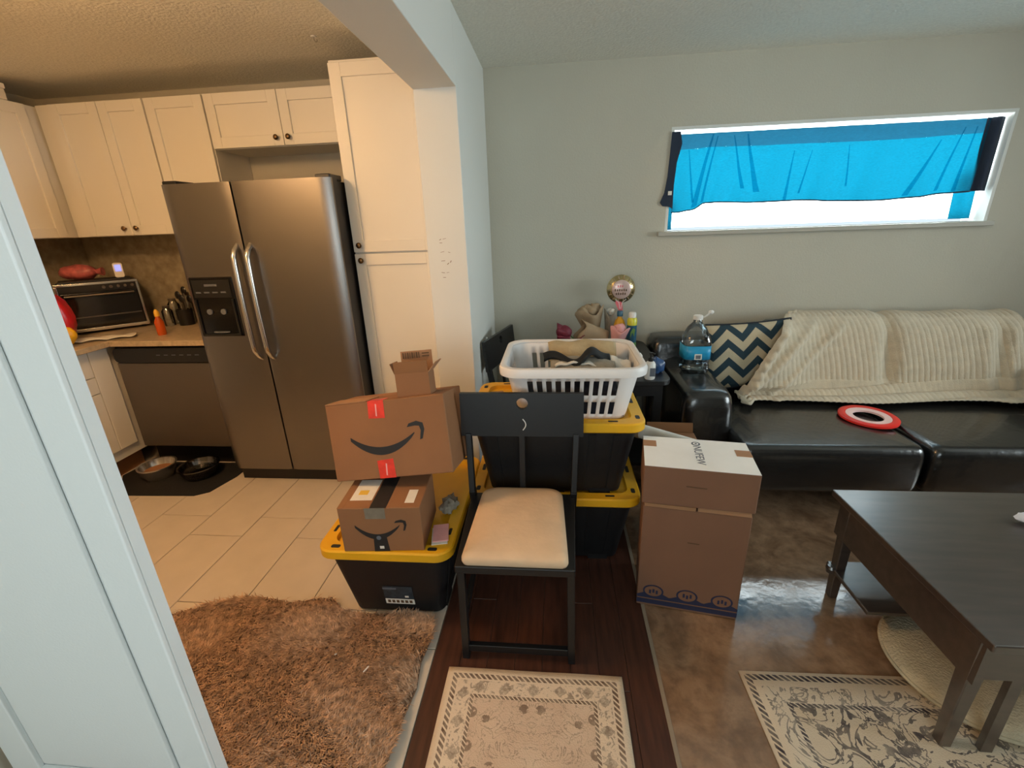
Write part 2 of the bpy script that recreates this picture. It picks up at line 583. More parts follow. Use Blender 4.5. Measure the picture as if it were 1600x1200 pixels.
# worn oriental runner; local origin at the rug centre
def rug_mat(name, hx, hy, base, ink, field, dense, s):
    m = mat(name, base, 0.95, bump=0.4, bscale=260)
    nb = NB(m)
    co = nb.coords()
    x, y, z = nb.sep(co)
    ax, ay = nb.m('ABSOLUTE', x), nb.m('ABSOLUTE', y)
    d = nb.m('MINIMUM', nb.m('SUBTRACT', hx, ax), nb.m('SUBTRACT', hy, ay))      # distance to the edge
    def band(a, b):
        return nb.m('MULTIPLY', nb.m('GREATER_THAN', d, a * s), nb.m('LESS_THAN', d, b * s))
    along = nb.m('ADD', x, y)
    chain = nb.m('GREATER_THAN', nb.m('SINE', nb.m('MULTIPLY', along, 330 / s)), -0.35)
    b1 = nb.m('MULTIPLY', band(0.022 - 0.012 * dense, 0.040 - 0.012 * dense), chain)
    b2 = nb.m('MULTIPLY', band(0.094, 0.106), nb.m('GREATER_THAN', nb.m('SINE', nb.m('MULTIPLY', along, 420 / s)), -0.5))
    # border rosettes: repeat along each side
    px = nb.m('SUBTRACT', nb.m('FRACT', nb.m('MULTIPLY_ADD', x, 1 / (0.092 * s), 0.5)), 0.5)
    py = nb.m('SUBTRACT', nb.m('FRACT', nb.m('MULTIPLY_ADD', y, 1 / (0.092 * s), 0.5)), 0.5)
    dd = nb.m('DIVIDE', nb.m('ABSOLUTE', nb.m('SUBTRACT', d, 0.068 * s)), 0.092 * s)
    onx = nb.m('LESS_THAN', nb.m('SUBTRACT', hy, ay), nb.m('SUBTRACT', hx, ax))
    al = nb.m('ADD', nb.m('MULTIPLY', onx, nb.m('ABSOLUTE', px)), nb.m('MULTIPLY', nb.m('SUBTRACT', 1.0, onx), nb.m('ABSOLUTE', py)))
    ro = nb.m('ADD', al, dd)
    petal = nb.noise(co, 95 / s, 3, 0.6)
    ros = nb.m('MULTIPLY', nb.m('LESS_THAN', nb.m('ADD', ro, nb.m('MULTIPLY_ADD', petal, 0.36, -0.18)), 0.24), band(0.046, 0.092))
    ros = nb.m('MULTIPLY', ros, nb.m('MULTIPLY_ADD', nb.step(petal, 0.35, 0.6), 0.6, 0.4))
    if dense:
        ros = nb.m('MULTIPLY', ros, 0.0)
    vines = nb.step(nb.noise(co, 42 / s, 4, 0.6, 1.6), 0.53, 0.6)
    vin = nb.m('MULTIPLY', vines, band(0.046, 0.092))
    inner = nb.m('GREATER_THAN', d, 0.106 * s)
    # central medallion and scattered flowers, mirrored left/right
    cmb = nb.n('CombineXYZ')
    nb.l(nb.m('ADD', ax, 0.53), cmb.inputs[0]); nb.l(nb.m('ADD', y, 0.31), cmb.inputs[1])
    v = nb.vor(cmb.outputs[0], 17 / s)
    fl = nb.m('MULTIPLY', nb.m('LESS_THAN', v.outputs['Distance'], 0.3), nb.m('GREATER_THAN', nb.noise(cmb.outputs[0], 60 / s, 3), 0.44))
    scro = nb.m('LESS_THAN', nb.m('ABSOLUTE', nb.m('SUBTRACT', nb.noise(cmb.outputs[0], (14 - 4 * dense) / s, 3, 0.6, 2.2), 0.5)), 0.016 + 0.012 * dense)
    if dense:
        vin = nb.m('MULTIPLY', scro, nb.m('GREATER_THAN', d, 0.046 * s))
    rad = nb.m('SQRT', nb.m('ADD', nb.m('MULTIPLY', x, x), nb.m('MULTIPLY', nb.m('MULTIPLY', y, y), 0.35)))
    med = nb.m('LESS_THAN', nb.m('ADD', rad, nb.m('MULTIPLY', nb.noise(cmb.outputs[0], 30 / s, 2), 0.05 * s)), 0.115 * s)
    fieldc = nb.mix(nb.noise(co, 9, 4), field, base)
    fieldc = nb.mix(nb.m('MULTIPLY', med, 0.45), fieldc, ink)
    col = nb.mix(inner, base, fieldc)
    ink_f = nb.m('MAXIMUM', nb.m('MAXIMUM', b1, b2), nb.m('MAXIMUM', nb.m('MULTIPLY', ros, 0.8), nb.m('MULTIPLY', vin, 0.7)))
    ink_f = nb.m('MAXIMUM', ink_f, nb.m('MULTIPLY', inner, nb.m('MAXIMUM', nb.m('MULTIPLY', fl, 0.85), nb.m('MULTIPLY', scro, 0.5 + 0.4 * dense))))
    worn = nb.step(nb.noise(co, 14, 6, 0.7), 0.25, 0.6)
    nb.l(nb.mix(nb.m('MULTIPLY', nb.m('MULTIPLY_ADD', worn, 0.6, 0.4), ink_f), col, ink), nb.b.inputs['Base Color'])
rug_mat('runner_cloth', 0.305, 0.46, rgb(234, 212, 186), rgb(112, 84, 66), rgb(206, 170, 144), 0.0, 1.0)
rug_mat('big_rug_cloth', 0.75, 1.05, rgb(226, 212, 190), rgb(60, 52, 62), rgb(214, 196, 168), 1.0, 1.15)
# ------------------------------------------------------------------ the setting
XL, XR, YB, YF, ZC = -3.454, 4.2, 3.18, -1.8, 2.39
PX0, PX1, PY0 = -0.629, -0.4325, 2.281       # partition stub between kitchen and living room
# floor: a base slab that carries tiles, planks and the vinyl sheet
fl = struct('floor', MB().box(XL, XR, YF, YB, -0.06, -0.006), 'grout')
tiles = {}
for k in range(-9, 3):
    x0, x1 = -1.045 + 0.3 * k, -1.045 + 0.3 * (k + 1)
    ph = 2.003 if k % 2 == 0 else 1.84
    j = -4
    while True:
        y0, y1 = ph + 0.6 * j, ph + 0.6 * (j + 1)
        j += 1
        if y0 > YB:
            break
        a0, a1 = max(x0, XL), min(x1, -0.452)
        b0, b1 = max(y0, 0.42), min(y1, YB)
        if a1 - a0 < 0.02 or b1 - b0 < 0.02:
            continue
        key = (round(a1 - a0, 3), round(b1 - b0, 3))
        g = 0.0016
        if key not in tiles:
            o = MB().box(g, key[0] - g, g, key[1] - g, -0.0065, 0.0).build('tile', 'floor_tile', fl, bevel=0.0012, segs=1)
            tiles[key] = o
        else:
            o = tiles[key].copy()
            COL.objects.link(o)
        o.location = (a0, b0, 0)
pl0 = {}
for i in range(8):
    x0 = -0.45 + 0.1 * i
    y = YF - 0.37 * ((i * 5) % 4)
    while y < YB:
        b0, b1 = max(y, YF), min(y + 1.22, YB)
        y += 1.22
        key = round(b1 - b0, 3)
        if key < 0.02:
            continue
        if key not in pl0:
            o = MB().box(0.0008, 0.0992, 0.0008, key - 0.0008, -0.0065, 0.0).build('plank', 'dark_wood_floor', fl, bevel=0.0012, segs=1)
            pl0[key] = o
        else:
            o = pl0[key].copy()
            COL.objects.link(o)
        o.location = (x0, b0, 0)
MB().box(0.36, XR, YF, YB, -0.0065, 0.001).build('vinyl_sheet', 'vinyl', fl)
MB().box(0.348, 0.362, YF, YB, -0.0065, 0.003).build('edge_strip', 'strip_light', fl, bevel=0.001, segs=1)
MB().box(XL, -0.45, YF, 0.42, -0.0065, 0.0).build('hall_floor', 'floor_tile', fl)

struct('ceiling', MB().box(XL, XR, YF, YB, ZC, ZC + 0.06), 'popcorn')

# back wall with the high window opening
WX0, WX1, WZ0, WZ1 = 0.705, 2.617, 1.4196, 2.0205
w = MB()
w.box(XL - .1, WX0, YB, YB + .18, -0.06, ZC + .06)
w.box(WX1, XR + .1, YB, YB + .18, -0.06, ZC + .06)
w.box(WX0, WX1, YB, YB + .18, -0.06, WZ0)
w.box(WX0, WX1, YB, YB + .18, WZ1, ZC + .06)
struct('wall_back', w, 'wall_paint')
struct('wall_left', MB().box(XL - .12, XL, 0.72, YB, -0.06, ZC + .06), 'wall_paint')
w = MB()
w.box(XR, XR + .12, YF, +.2, -0.06, ZC + .06)
w.box(XR, XR + .12, 2.2, YB, -0.06, ZC + .06)
w.box(XR, XR + .12, .2, 2.2, -0.06, .88)
w.box(XR, XR + .12, .2, 2.2, 2.12, ZC + .06)
struct('wall_right', w, 'wall_paint')
w = MB()                                      # wall behind the photographer with the big window
w.box(-1.65, -1.3, YF - .14, YF, -0.06, ZC + .06)
w.box(.7, XR + .1, YF - .14, YF, -0.06, ZC + .06)
w.box(-1.3, .7, YF - .14, YF, -0.06, 0.88)
w.box(-1.3, .7, YF - .14, YF, 2.12, ZC + .06)
struct('wall_front', w, 'wall_paint')
struct('wall_hall', MB().box(-1.65, -1.53, YF, 0.70, -0.06, ZC + .06), 'wall_paint')
struct('wall_kitchen', MB().box(XL - .12, -1.53, 0.70, 0.80, -0.06, ZC + .06), 'wall_paint')
w = MB()
w.box(PX0, PX1, PY0, YB, -0.0, ZC)
w.box(PX0, PX1, YF, PY0, 2.077, ZC)
part = struct('wall_partition', w, 'white_paint', bevel=0.004, segs=2)
# faint pencil height marks on the end of the partition
for i, (x, z, l, t, a) in enumerate(((-0.5536, 1.3391, 0.0189, 0.0019, 5), (-0.53, 1.3249, 0.0114, 0.0028, 40), (-0.5158, 1.3344, 0.0114, 0.0028, 60), (-0.5584, 1.2823, 0.017, 0.0019, -8),
                                     (-0.5347, 1.2823, 0.0132, 0.0014, 10), (-0.5536, 1.3817, 0.0189, 0.0014, 12), (-0.5205, 1.3789, 0.0114, 0.0014, -15),
                                     (-0.5584, 1.4243, 0.0132, 0.0019, 0), (-0.5394, 1.4432, 0.017, 0.0014, 10), (-0.5536, 1.2587, 0.0142, 0.0017, 0), (-.56, 1.44, .01, .002, 30))):
    ca, sa = math.cos(math.radians(a)), math.sin(math.radians(a))
    MB().prism([(-l / 2, -t / 2), (l / 2, -t / 2), (l / 2, t / 2), (-l / 2, t / 2)], (x, PY0 - 0.0012, z), (ca, 0, sa), (-sa, 0, ca), (0, 1, 0), .0012).build('pencil_mark', 'pencil', part)

# high window: lining, pane, sill
win = MB().box(WX0 + .02, WX1 - .02, YB + .150, YB + .156, WZ0 + .02, WZ1 - .02).build('window_1', 'frosted_pane')
win['kind'] = 'structure'
m_ = MB()
m_.box(WX0, WX1, YB + .001, YB + .17, WZ1 - .018, WZ1 + .0)
m_.box(WX0, WX0 + .018, YB + .001, YB + .17, WZ0, WZ1 - .018)
m_.box(WX1 - .018, WX1, YB + .001, YB + .17, WZ0, WZ1 - .018)
m_.build('window_frame', 'white_paint', win)
MB().box(WX0 - .045, WX1 + .02, YB - .035, YB + .15, WZ0 - .028, WZ0).build('window_sill', 'sill_grey', win, bevel=.004)
# the window behind the photographer
w2 = MB().box(-1.3, .7, YF - .10, YF - .095, .88, 2.12).build('window_2', 'clear_plastic')
w2['kind'] = 'structure'
m_ = MB()
for a in (-1.3, -.32, .66):
    m_.box(a, a + .04, YF - .12, YF - .06, .88, 2.12)
m_.box(-1.3, .7, YF - .12, YF - .06, .88, .92)
m_.box(-1.3, .7, YF - .12, YF - .06, 2.08, 2.12)
m_.build('window_frame', 'white_paint', w2)
w3 = MB().box(XR + .09, XR + .095, .2, 2.2, .88, 2.12).build('window_3', 'clear_plastic')
w3['kind'] = 'structure'
m_ = MB()
for a in (.2, 1.18, 2.16):
    m_.box(XR + .06, XR + .11, a, a + .04, .88, 2.12)
m_.box(XR + .06, XR + .11, .2, 2.2, .88, .92)
m_.box(XR + .06, XR + .11, .2, 2.2, 2.08, 2.12)
m_.build('window_frame', 'white_paint', w3)

# open panel door beside the photographer
DX0, DX1, DY = -1.505, -0.893, 0.72
dr = MB().box(DX0, DX1, DY - .008, DY + .02, .012, 2.03).build('door_1', 'door_paint')
dr['kind'] = 'structure'
m_ = MB()
ST = .088
m_.box(DX1 - ST, DX1, DY - .022, DY - .008, .012, 2.03)
m_.box(DX0, DX0 + ST, DY - .022, DY - .008, .012, 2.03)
m_.box(DX0 + ST, DX1 - ST, DY - .022, DY - .008, .012, .13)
m_.box(DX0 + ST, DX1 - ST, DY - .022, DY - .008, 1.9, 2.03)
m_.build('door_stile_frame', 'door_paint', dr, bevel=.004, segs=3)
MB().box(DX0 + ST + .018, DX1 - ST - .018, DY - .021, DY - .008, .15, 1.88).build('door_panel', 'door_paint', dr, bevel=.007, segs=3)

# tiny hook in the kitchen ceiling
hk = thing('ceiling_hook', 'tiny white hook screwed into the kitchen ceiling', 'hook', (-1.164, 2.536, ZC))
MB().lathe([(.014, -.004), (.014, 0)], n=12).build('hook_plate', 'white_paint', hk, smooth=40)
MB().tube([(0, 0, -.004), (0, 0, -.016), (.008, 0, -.024), (.014, 0, -.02), (.014, 0, -.012)], .0022, 6).build('hook_wire', 'chrome', hk, smooth=60)

# kitchen dome lamp (above the frame)
lp = thing('ceiling_lamp', 'round white dome lamp on the kitchen ceiling, lit warm', 'lamp', (-1.8, 1.15, ZC))
MB().lathe([(.012, -.13), (.012, -.02), (.08, -.018), (.08, 0)], n=28).build('lamp_base', 'white_paint', lp, smooth=40)
MB().lathe([(.02, -.25), (.07, -.242), (.115, -.215), (.142, -.175), (.15, -.13), (.02, -.125)], n=28).build('lamp_dome', 'lamp_glass', lp, smooth=60)
# ------------------------------------------------------------------ kitchen
def shaker(mb_parent, name, x0, x1, z0, z1, yf, th=.02, fr=.062, rec=.011, knob=None, axis='y', m='cabinet_white', knob_m='knob_bronze'):
    """door facing -Y (axis y: plane y=yf) or +X (axis x: plane x=yf, x0..x1 are y values) in local coordinates"""
    def P(a, d, z):                       # a along the front, d depth behind the face
        return (a, yf + d, z) if axis == 'y' else (yf - d, a, z)
    mb = MB()
    def blk(a0, a1, b0, b1, d0, d1):
        p, q = P(a0, d0, b0), P(a1, d1, b1)
        mb.box(min(p[0], q[0]), max(p[0], q[0]), min(p[1], q[1]), max(p[1], q[1]), b0, b1)
    if fr and (x1 - x0) > 2.6 * fr and (z1 - z0) > 2.6 * fr:
        blk(x0, x0 + fr, z0, z1, 0, th)
        blk(x1 - fr, x1, z0, z1, 0, th)
        blk(x0 + fr, x1 - fr, z0, z0 + fr, 0, th)
        blk(x0 + fr, x1 - fr, z1 - fr, z1, 0, th)
        d = mb.build(name, m, mb_parent, bevel=.0015, segs=1)
        mb = MB()
        blk(x0 + fr, x1 - fr, z0 + fr, z1 - fr, rec, th - .002)
        mb.build('door_panel', m, d)
    else:
        blk(x0, x1, z0, z1, 0, th)
        d = mb.build(name, m, mb_parent, bevel=.002, segs=1)
    if knob:
        ka, kz = knob
        c = P(ka, 0, kz)
        s = -1 if axis == 'y' else 1
        prof = [(.006, 0), (.006, .012 * s), (.014, .016 * s), (.016, .022 * s), (.011, .028 * s), (.004, .029 * s)]
        MB().lathe(prof, c, 14, 'y' if axis == 'y' else 'x').build('knob', knob_m, d, smooth=50)
    return d

# tall pantry
pn = thing('pantry_cabinet', 'tall white shaker pantry cabinet between the refrigerator and the partition', 'cabinet', (-.892, 2.915, .0375), s=.975)
OFF = (-.915, 2.99, 0)
def L(x, y=0, z=0, o=OFF):
    return (x - o[0], y - o[1], z - o[2])
MB(OFF).box(-1.138, -.650, 2.597, 3.25, -.038, 2.306).build('cabinet_body', 'cabinet_white', pn, bevel=.002, segs=1)
shaker(pn, 'door', -1.134 + .915, -.658 + .915, 1.378, 2.290, 2.575 - 2.99, knob=(-1.094 + .915, 1.415))
shaker(pn, 'door', -1.134 + .915, -.658 + .915, .11, 1.369, 2.575 - 2.99, knob=(-1.094 + .915, 1.333))
# deep cabinet over the refrigerator
ZT = 2.312
c3 = thing('wall_cabinet', 'short two-door white cabinet mounted above the refrigerator', 'cabinet', (-1.5616, 3.0096, 1.9732), s=.9464)
o = (-1.65, 3.18, 2.0)
MB(o).box(-2.140, -1.142, 3.02, 3.357, 2.004, ZT).build('cabinet_body', 'cabinet_white', c3, bevel=.002, segs=1)
shaker(c3, 'door', -2.138 + 1.65, -1.668 + 1.65, .008, ZT - 2.003, 3.0 - 3.18, knob=(-1.706 + 1.65, .052))
shaker(c3, 'door', -1.664 + 1.65, -1.146 + 1.65, .008, ZT - 2.003, 3.0 - 3.18, knob=(-1.627 + 1.65, .052))
# single-door cabinet
c2 = thing('wall_cabinet', 'narrow single-door white wall cabinet adjoining the one above the refrigerator', 'cabinet', (-2.2146, 3.0096, 1.5123), s=.9464)
o = (-2.34, 3.18, 1.513)
MB(o).box(-2.536, -2.146, 3.02, 3.357, 1.513, ZT).build('cabinet_body', 'cabinet_white', c2, bevel=.002, segs=1)
shaker(c2, 'door', -2.533 + 2.34, -2.149 + 2.34, .003, ZT - 1.516, 3.0 - 3.18, knob=(-2.49 + 2.34, .045))
# two-door cabinet
c1 = thing('wall_cabinet', 'two-door white wall cabinet over the toaster oven counter', 'cabinet', (-2.7067, 3.0096, 1.5123), s=.9464)
o = (-2.86, 3.18, 1.513)
MB(o).box(-3.296, -2.542, 3.02, 3.357, 1.513, ZT).build('cabinet_body', 'cabinet_white', c1, bevel=.002, segs=1)
shaker(c1, 'door', -3.19 + 2.86, -2.858 + 2.86, .003, ZT - 1.516, 3.0 - 3.18, knob=(-2.899 + 2.86, .047))
shaker(c1, 'door', -2.854 + 2.86, -2.545 + 2.86, .003, ZT - 1.516, 3.0 - 3.18, knob=(-2.811 + 2.86, .047))
# left run of wall cabinets, facing +X
c0 = thing('wall_cabinet', 'white wall cabinet on the left wall in the kitchen corner', 'cabinet', (-3.2935, 2.5553, 1.5123), s=.9464)
o = (-3.48, 2.7, 1.513)
MB(o).box(-3.647, -3.322, 2.2, 3.357, 1.513, ZT).build('cabinet_body', 'cabinet_white', c0, bevel=.002, segs=1)
shaker(c0, 'door', 2.56 - 2.7, 2.96 - 2.7, .003, ZT - 1.516, -3.30 + 3.48, axis='x', knob=(2.604 - 2.7, .062))
shaker(c0, 'door', 2.203 - 2.7, 2.556 - 2.7, .003, ZT - 1.516, -3.30 + 3.48, axis='x', knob=(2.512 - 2.7, .062))
bx_ = thing('storage_box', 'pale flat box lying on top of the left wall cabinet', 'box', (-3.2651, 2.4985, 2.2685), s=.9464)
MB().box(-.16, .145, -.25, .24, .0, .085).build('box_body', 'label_white', bx_, bevel=.004)
MB().box(-.165, .15, -.255, .245, .06, .09).build('lid', 'paper', bx_, bevel=.004)

# counters: L-shaped worktop, base cabinets, dishwasher
CZ = .896
w = MB()
w.box(XL, -2.768, .95, YB, CZ - .034, CZ)
w.box(-2.768, -2.036, 2.503, YB, CZ - .034, CZ)
ct = w.build('countertop', 'counter_stone', bevel=.004)
tag(ct, 'speckled tan stone worktop running around the kitchen corner', 'countertop')
bc = thing('base_cabinet', 'white base cabinet with drawers under the worktop beside the dishwasher', 'cabinet', (-3.1231, 2.0821, 0.0804), s=.9464)
o = (-3.3, 2.2, 0)
MB(o).box(-3.647, -3.0, 1.3, 2.74, .05, .824).build('cabinet_body', 'cabinet_white', bc)
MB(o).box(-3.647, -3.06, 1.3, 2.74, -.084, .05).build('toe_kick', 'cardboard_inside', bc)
for z0, z1 in ((.655, .815), (.545, .650), (.125, .54)):
    d = shaker(bc, 'drawer', 2.02 - 2.2, 2.53 - 2.2, z0, z1, -2.978 + 3.3, axis='x', fr=0, knob=(2.275 - 2.2, (z0 + z1) / 2))
shaker(bc, 'door', 2.535 - 2.2, 2.665 - 2.2, .125, .815, -2.978 + 3.3, axis='x', fr=0)
shaker(bc, 'door', 1.5 - 2.2, 2.015 - 2.2, .125, .815, -2.978 + 3.3, axis='x', knob=(1.97 - 2.2, .76))
dw = thing('dishwasher', 'stainless dishwasher with a black control strip under the worktop', 'dishwasher', (-2.3849, 2.8203, 0.0804), s=.9464)
o = (-2.52, 2.98, 0)
MB(o).box(-2.95, -2.153, 2.70, 3.35, .09, .822).build('dishwasher_body', 'black_plastic', dw)
MB(o).box(-2.945, -2.153, 2.672, 2.70, .085, .706).build('door', 'steel_dull', dw, bevel=.006)
w = MB(o)
pts = rrect(-2.935 + 2.52, -2.153 + 2.52, .711, .812, .035)
w2_ = MB().prism(pts, (0, 2.652 - 2.98, 0), (1, 0, 0), (0, 0, 1), (0, 1, 0), .046)
cpn = w2_.build('control_panel', 'black_plastic', dw, bevel=.006)
for i in range(6):
    MB().box(-.10 + i * .055, -.10 + i * .055 + .028, -.3296, -.327, .762, .768).build('button', 'ink_grey', cpn)
MB(o).box(-2.95, -2.153, 2.76, 2.78, -.084, .09).build('toe_kick', 'black_plastic', dw)
bs = MB()
bs.box(XL + .012, -1.9, YB - .012, YB - .0005, CZ, 1.512)
bs.box(XL + .0005, XL + .012, 1.3, YB - .0005, CZ, 1.512)
s_ = struct('trim_1', bs, 'backsplash_mosaic')

# refrigerator
FX0, FX1, FY, FZ = -2.082, -1.142, 2.42, 1.758
fr = thing('refrigerator', 'stainless side-by-side refrigerator with black sides and water dispenser', 'refrigerator', (-1.56, 2.73, .0375), s=.975)
o = (-1.6, 2.8, 0)
MB(o).box(FX0 + .006, FX1 - .004, FY + .085, 3.18, .03, FZ - .012).build('cabinet_body', 'black_plastic', fr, bevel=.006)
MB(o).box(FX0 + .01, FX1 - .01, FY + .05, FY + .09, -.038, .075).build('toe_grille', 'black_plastic', fr)
def fdoor(x0, x1, outer):
    # front slightly crowned: sheet curved in x
    mb = MB(o)
    n = 14
    front, back = [], []
    for i in range(n + 1):
        t = i / n
        x = x0 + (x1 - x0) * t
        e = min(t, 1 - t)
        amp = .02 if (t < .5) == (outer < 0) else .005
        y = FY + amp * max(0, 1 - e / .09) ** 2.2
        front.append((x, y))
    poly = front + [(x1, FY + .034), (x0, FY + .034)]
    mb.prism([(a, b) for a, b in poly], (0, 0, .062), (1, 0, 0), (0, 1, 0), (0, 0, 1), FZ - .062)
    return mb.build('door', 'steel', fr, smooth=35)
MB(o).box(FX0 + .004, -1.688, FY + .034, FY + .086, .066, FZ - .006).build('door_liner', 'black_plastic', fr)
MB(o).box(-1.678, FX1 - .001, FY + .034, FY + .086, .066, FZ - .006).build('door_liner', 'black_plastic', fr)
d1 = fdoor(FX0, -1.688, -1)
d2 = fdoor(-1.678, FX1, 1)
for xh, d in ((-1.722, d1), (-1.644, d2)):
    pts = []
    for i in range(21):
        t = i / 20
        z = .80 + (1.445 - .80) * t
        yo = -.052 * min(1, (min(t, 1 - t) / .09)) ** .6 - .012 * math.sin(math.pi * t)
        pts.append((xh + 1.6, FY - 2.8 + .01 + yo, z))
    hb = MB().tube(pts, .0145, 10)
    hb.build('handle', 'chrome', d, smooth=70)
# water dispenser
dp = MB(o).box(-2.052, -1.792, FY - .006, FY + .03, .94, 1.278)
dsp = dp.build('dispenser', 'black_gloss', d1, bevel=.006)
w = MB(o)
w.box(-2.035, -1.81, FY - .009, FY - .005, 1.165, 1.262)
w.build('control_panel', 'black_plastic', dsp)
w = MB(o)
w.box(-1.96, -1.885, FY - .012, FY - .008, 1.228, 1.240)
for i in range(4):
    w.box(-2.02 + i * .05, -1.99 + i * .05, FY - .0115, FY - .008, 1.19, 1.198)
w.build('button', 'ink_grey', dsp)
w = MB(o)
w.box(-2.04, -2.03, FY - .014, FY - .005, .955, 1.155)
w.box(-1.815, -1.805, FY - .014, FY - .005, .955, 1.155)
w.box(-2.04, -1.805, FY - .014, FY - .005, .945, .957)
w.build('dispenser_frame', 'black_plastic', dsp)
for xx in (-1.965, -1.88):
    MB(o).lathe([(.016, -.006), (.016, .02)], (xx, FY - .009, 1.085), 12, 'y').build('dispenser_lever', 'ink_grey', dsp, smooth=40)
MB(o).lathe([(.05, 0), (.05, .006)], (-1.92, FY - .012, .965), 16, 'z', 1.0, .25).build('drip_tray', 'ink_grey', dsp, smooth=40)
for xx in (FX0 + .04, FX1 - .05):
    MB(o).box(xx - .035, xx + .045, FY + .02, FY + .16, FZ - .012, FZ + .018).build('hinge_cover', 'black_plastic', fr, bevel=.006)

# toaster oven, set cornerwise
ov = thing('toaster_oven', 'stainless toaster oven with dark glass door standing cornerwise on the worktop', 'toaster oven', (-3.0525, 2.8155, CZ), (0, 0, math.radians(47)), s=.9464)
MB().box(-.225, .225, .012, .27, .018, .350).build('oven_body', 'oven_dark', ov, bevel=.01)
for a in (-.19, .19):
    for b in (.04, .24):
        MB().lathe([(.014, 0), (.014, .02)], (a, b, 0), 10).build('foot', 'black_plastic', ov, smooth=40)
w = MB()
w.box(-.228, .228, -.004, .014, .335, .352)
w.box(-.228, .228, -.004, .014, .018, .040)
w.box(-.228, -.212, -.004, .014, .040, .335)
w.box(.212, .228, -.004, .014, .040, .335)
w.build('face_frame', 'chrome', ov, bevel=.003)
MB().box(-.212, .212, .0, .013, .292, .335).build('control_panel', 'oven_dark', ov)
od = MB().box(-.21, .21, -.006, .01, .044, .286).build('door', 'oven_glass', ov, bevel=.004)
MB().tube([(-.19, -.03, .268), (.19, -.03, .268)], .007, 8).build('handle', 'steel_dull', od, smooth=60)
for a in (-.185, .185):
    MB().tube([(a, -.004, .268), (a, -.03, .268)], .005, 8).build('handle_post', 'steel_dull', od, smooth=60)
for zz in (.115, .12):
    MB().box(-.2, .2, -.0075, -.006, zz, zz + .003).build('rack_line', 'steel_dull', od)
for i in range(5):
    MB().lathe([(.011, 0), (.009, -.014)], (.03 + i * .04, .0, .314), 12, 'y').build('dial', 'steel_dull', ov, smooth=40)

def blob(mb, c, r, sc=(1, 1, 1), nu=18, nv=10, amp=.12, seed=0, fq=3.0):
    c = Vector(c)
    vs, fs = [], []
    for j in range(nv + 1):
        th = math.pi * j / nv
        for i in range(nu):
            a = 2 * math.pi * i / nu
            d = Vector((math.sin(th) * math.cos(a), math.sin(th) * math.sin(a), math.cos(th)))
            k = 1 + amp * vnoise(d.x * fq + d.z * 2, d.y * fq - d.z, seed)
            vs.append(c + Vector((d.x * sc[0], d.y * sc[1], d.z * sc[2])) * r * k)
    for j in range(nv):
        for i in range(nu):
            k = (i + 1) % nu
            fs.append((j * nu + i, j * nu + k, (j + 1) * nu + k, (j + 1) * nu + i))
    return mb.raw(vs, fs)

# things on and around the oven
OT = CZ + .3332
bb = thing('bread_bag', 'pink and red printed bread bag lying on the toaster oven', 'bread bag', (-3.2083, 2.8581, OT), (0, 0, math.radians(20)), s=.9464)
blob(MB(), (0, 0, .052), .052, (2.2, 1.2, 1.0), amp=.16, seed=2).build('bag', 'bread_pink', bb, smooth=80)
MB().lathe([(.012, 0), (.03, .05)], (.10, 0, .05), 10, 'x').build('bag_end', 'bread_pink', bb, smooth=60)
tr = MB((0, 0, 0)).box(-.2, .2, -.11, .11, 0, .014).build('oven_tray', 'black_plastic', None, bevel=.004, loc=(-3.1326, 2.8865, OT))
tr.scale = (.9464, .9464, .9464)
tr.rotation_euler = (0, 0, math.radians(47))
bb.location.z = OT + .0142
tag(tr, 'flat black baking tray lying on the toaster oven', 'tray')
gd = thing('digital_timer', 'small white digital timer with a glowing blue screen on the toaster oven', 'timer', (-2.9859, 2.9338, OT + .0138), (math.radians(-10), 0, math.radians(42)), s=.9464)
MB().prism(rrect(-.028, .028, 0, .105, .014), (0, 0, .002), (1, 0, 0), (0, 0, 1), (0, 1, 0), .02).build('timer_body', 'bottle_white', gd, bevel=.003)
MB().box(-.018, .018, -.0015, .0, .045, .092).build('screen', 'blue_screen', gd)
sg = thing('snack_bag', 'crumpled red snack bag with yellow bottom on the kitchen worktop', 'snack bag', (-2.905, 2.36, CZ), (0, 0, math.radians(50)), s=.9464)
blob(MB(), (0, 0, .185), .10, (.95, .5, 1.62), amp=.14, seed=5).build('bag', 'snack_red', sg, smooth=80)
blob(MB(), (0, -.03, .078), .075, (1.0, .5, .86), amp=.14, seed=8).build('yellow_print', 'snack_yellow', sg, smooth=80)
ob_ = thing('sauce_bottle', 'small orange sauce bottle with a yellow cap beside the toaster oven', 'bottle', (-2.5553, 2.6783, CZ), s=.9464)
MB().lathe([(.024, 0), (.027, .01), (.027, .09), (.014, .118), (.012, .128)], n=16).build('bottle', 'sauce_orange', ob_, smooth=50)
MB().lathe([(.016, .128), (.016, .155), (.006, .175)], n=16).build('cap', 'cap_yellow', ob_, smooth=50)
kc = thing('utensil_caddy', 'black caddy of kitchen utensils between the oven and refrigerator', 'caddy', (-2.6405, 3.0, CZ), s=.9464)
MB().lathe([(.05, 0), (.056, .12), (.05, .12), (.046, .012)], n=20).build('caddy', 'black_plastic', kc, smooth=40)
for i, (a, b, h) in enumerate(((-.02, .01, .25), (.015, -.015, .23), (.0, .025, .28), (.028, .012, .22))):
    MB().tube([(a * .5, b * .5, .015), (a * 1.6, b * 1.6, h - .05)], .005, 6).build('utensil_handle', 'steel_dull', kc, smooth=60)
    blob(MB(), (a * 1.75, b * 1.75, h - .03), .024, (1, .4, 1.3), 10, 6, 0, 0).build('utensil_head', 'oven_dark', kc, smooth=60)
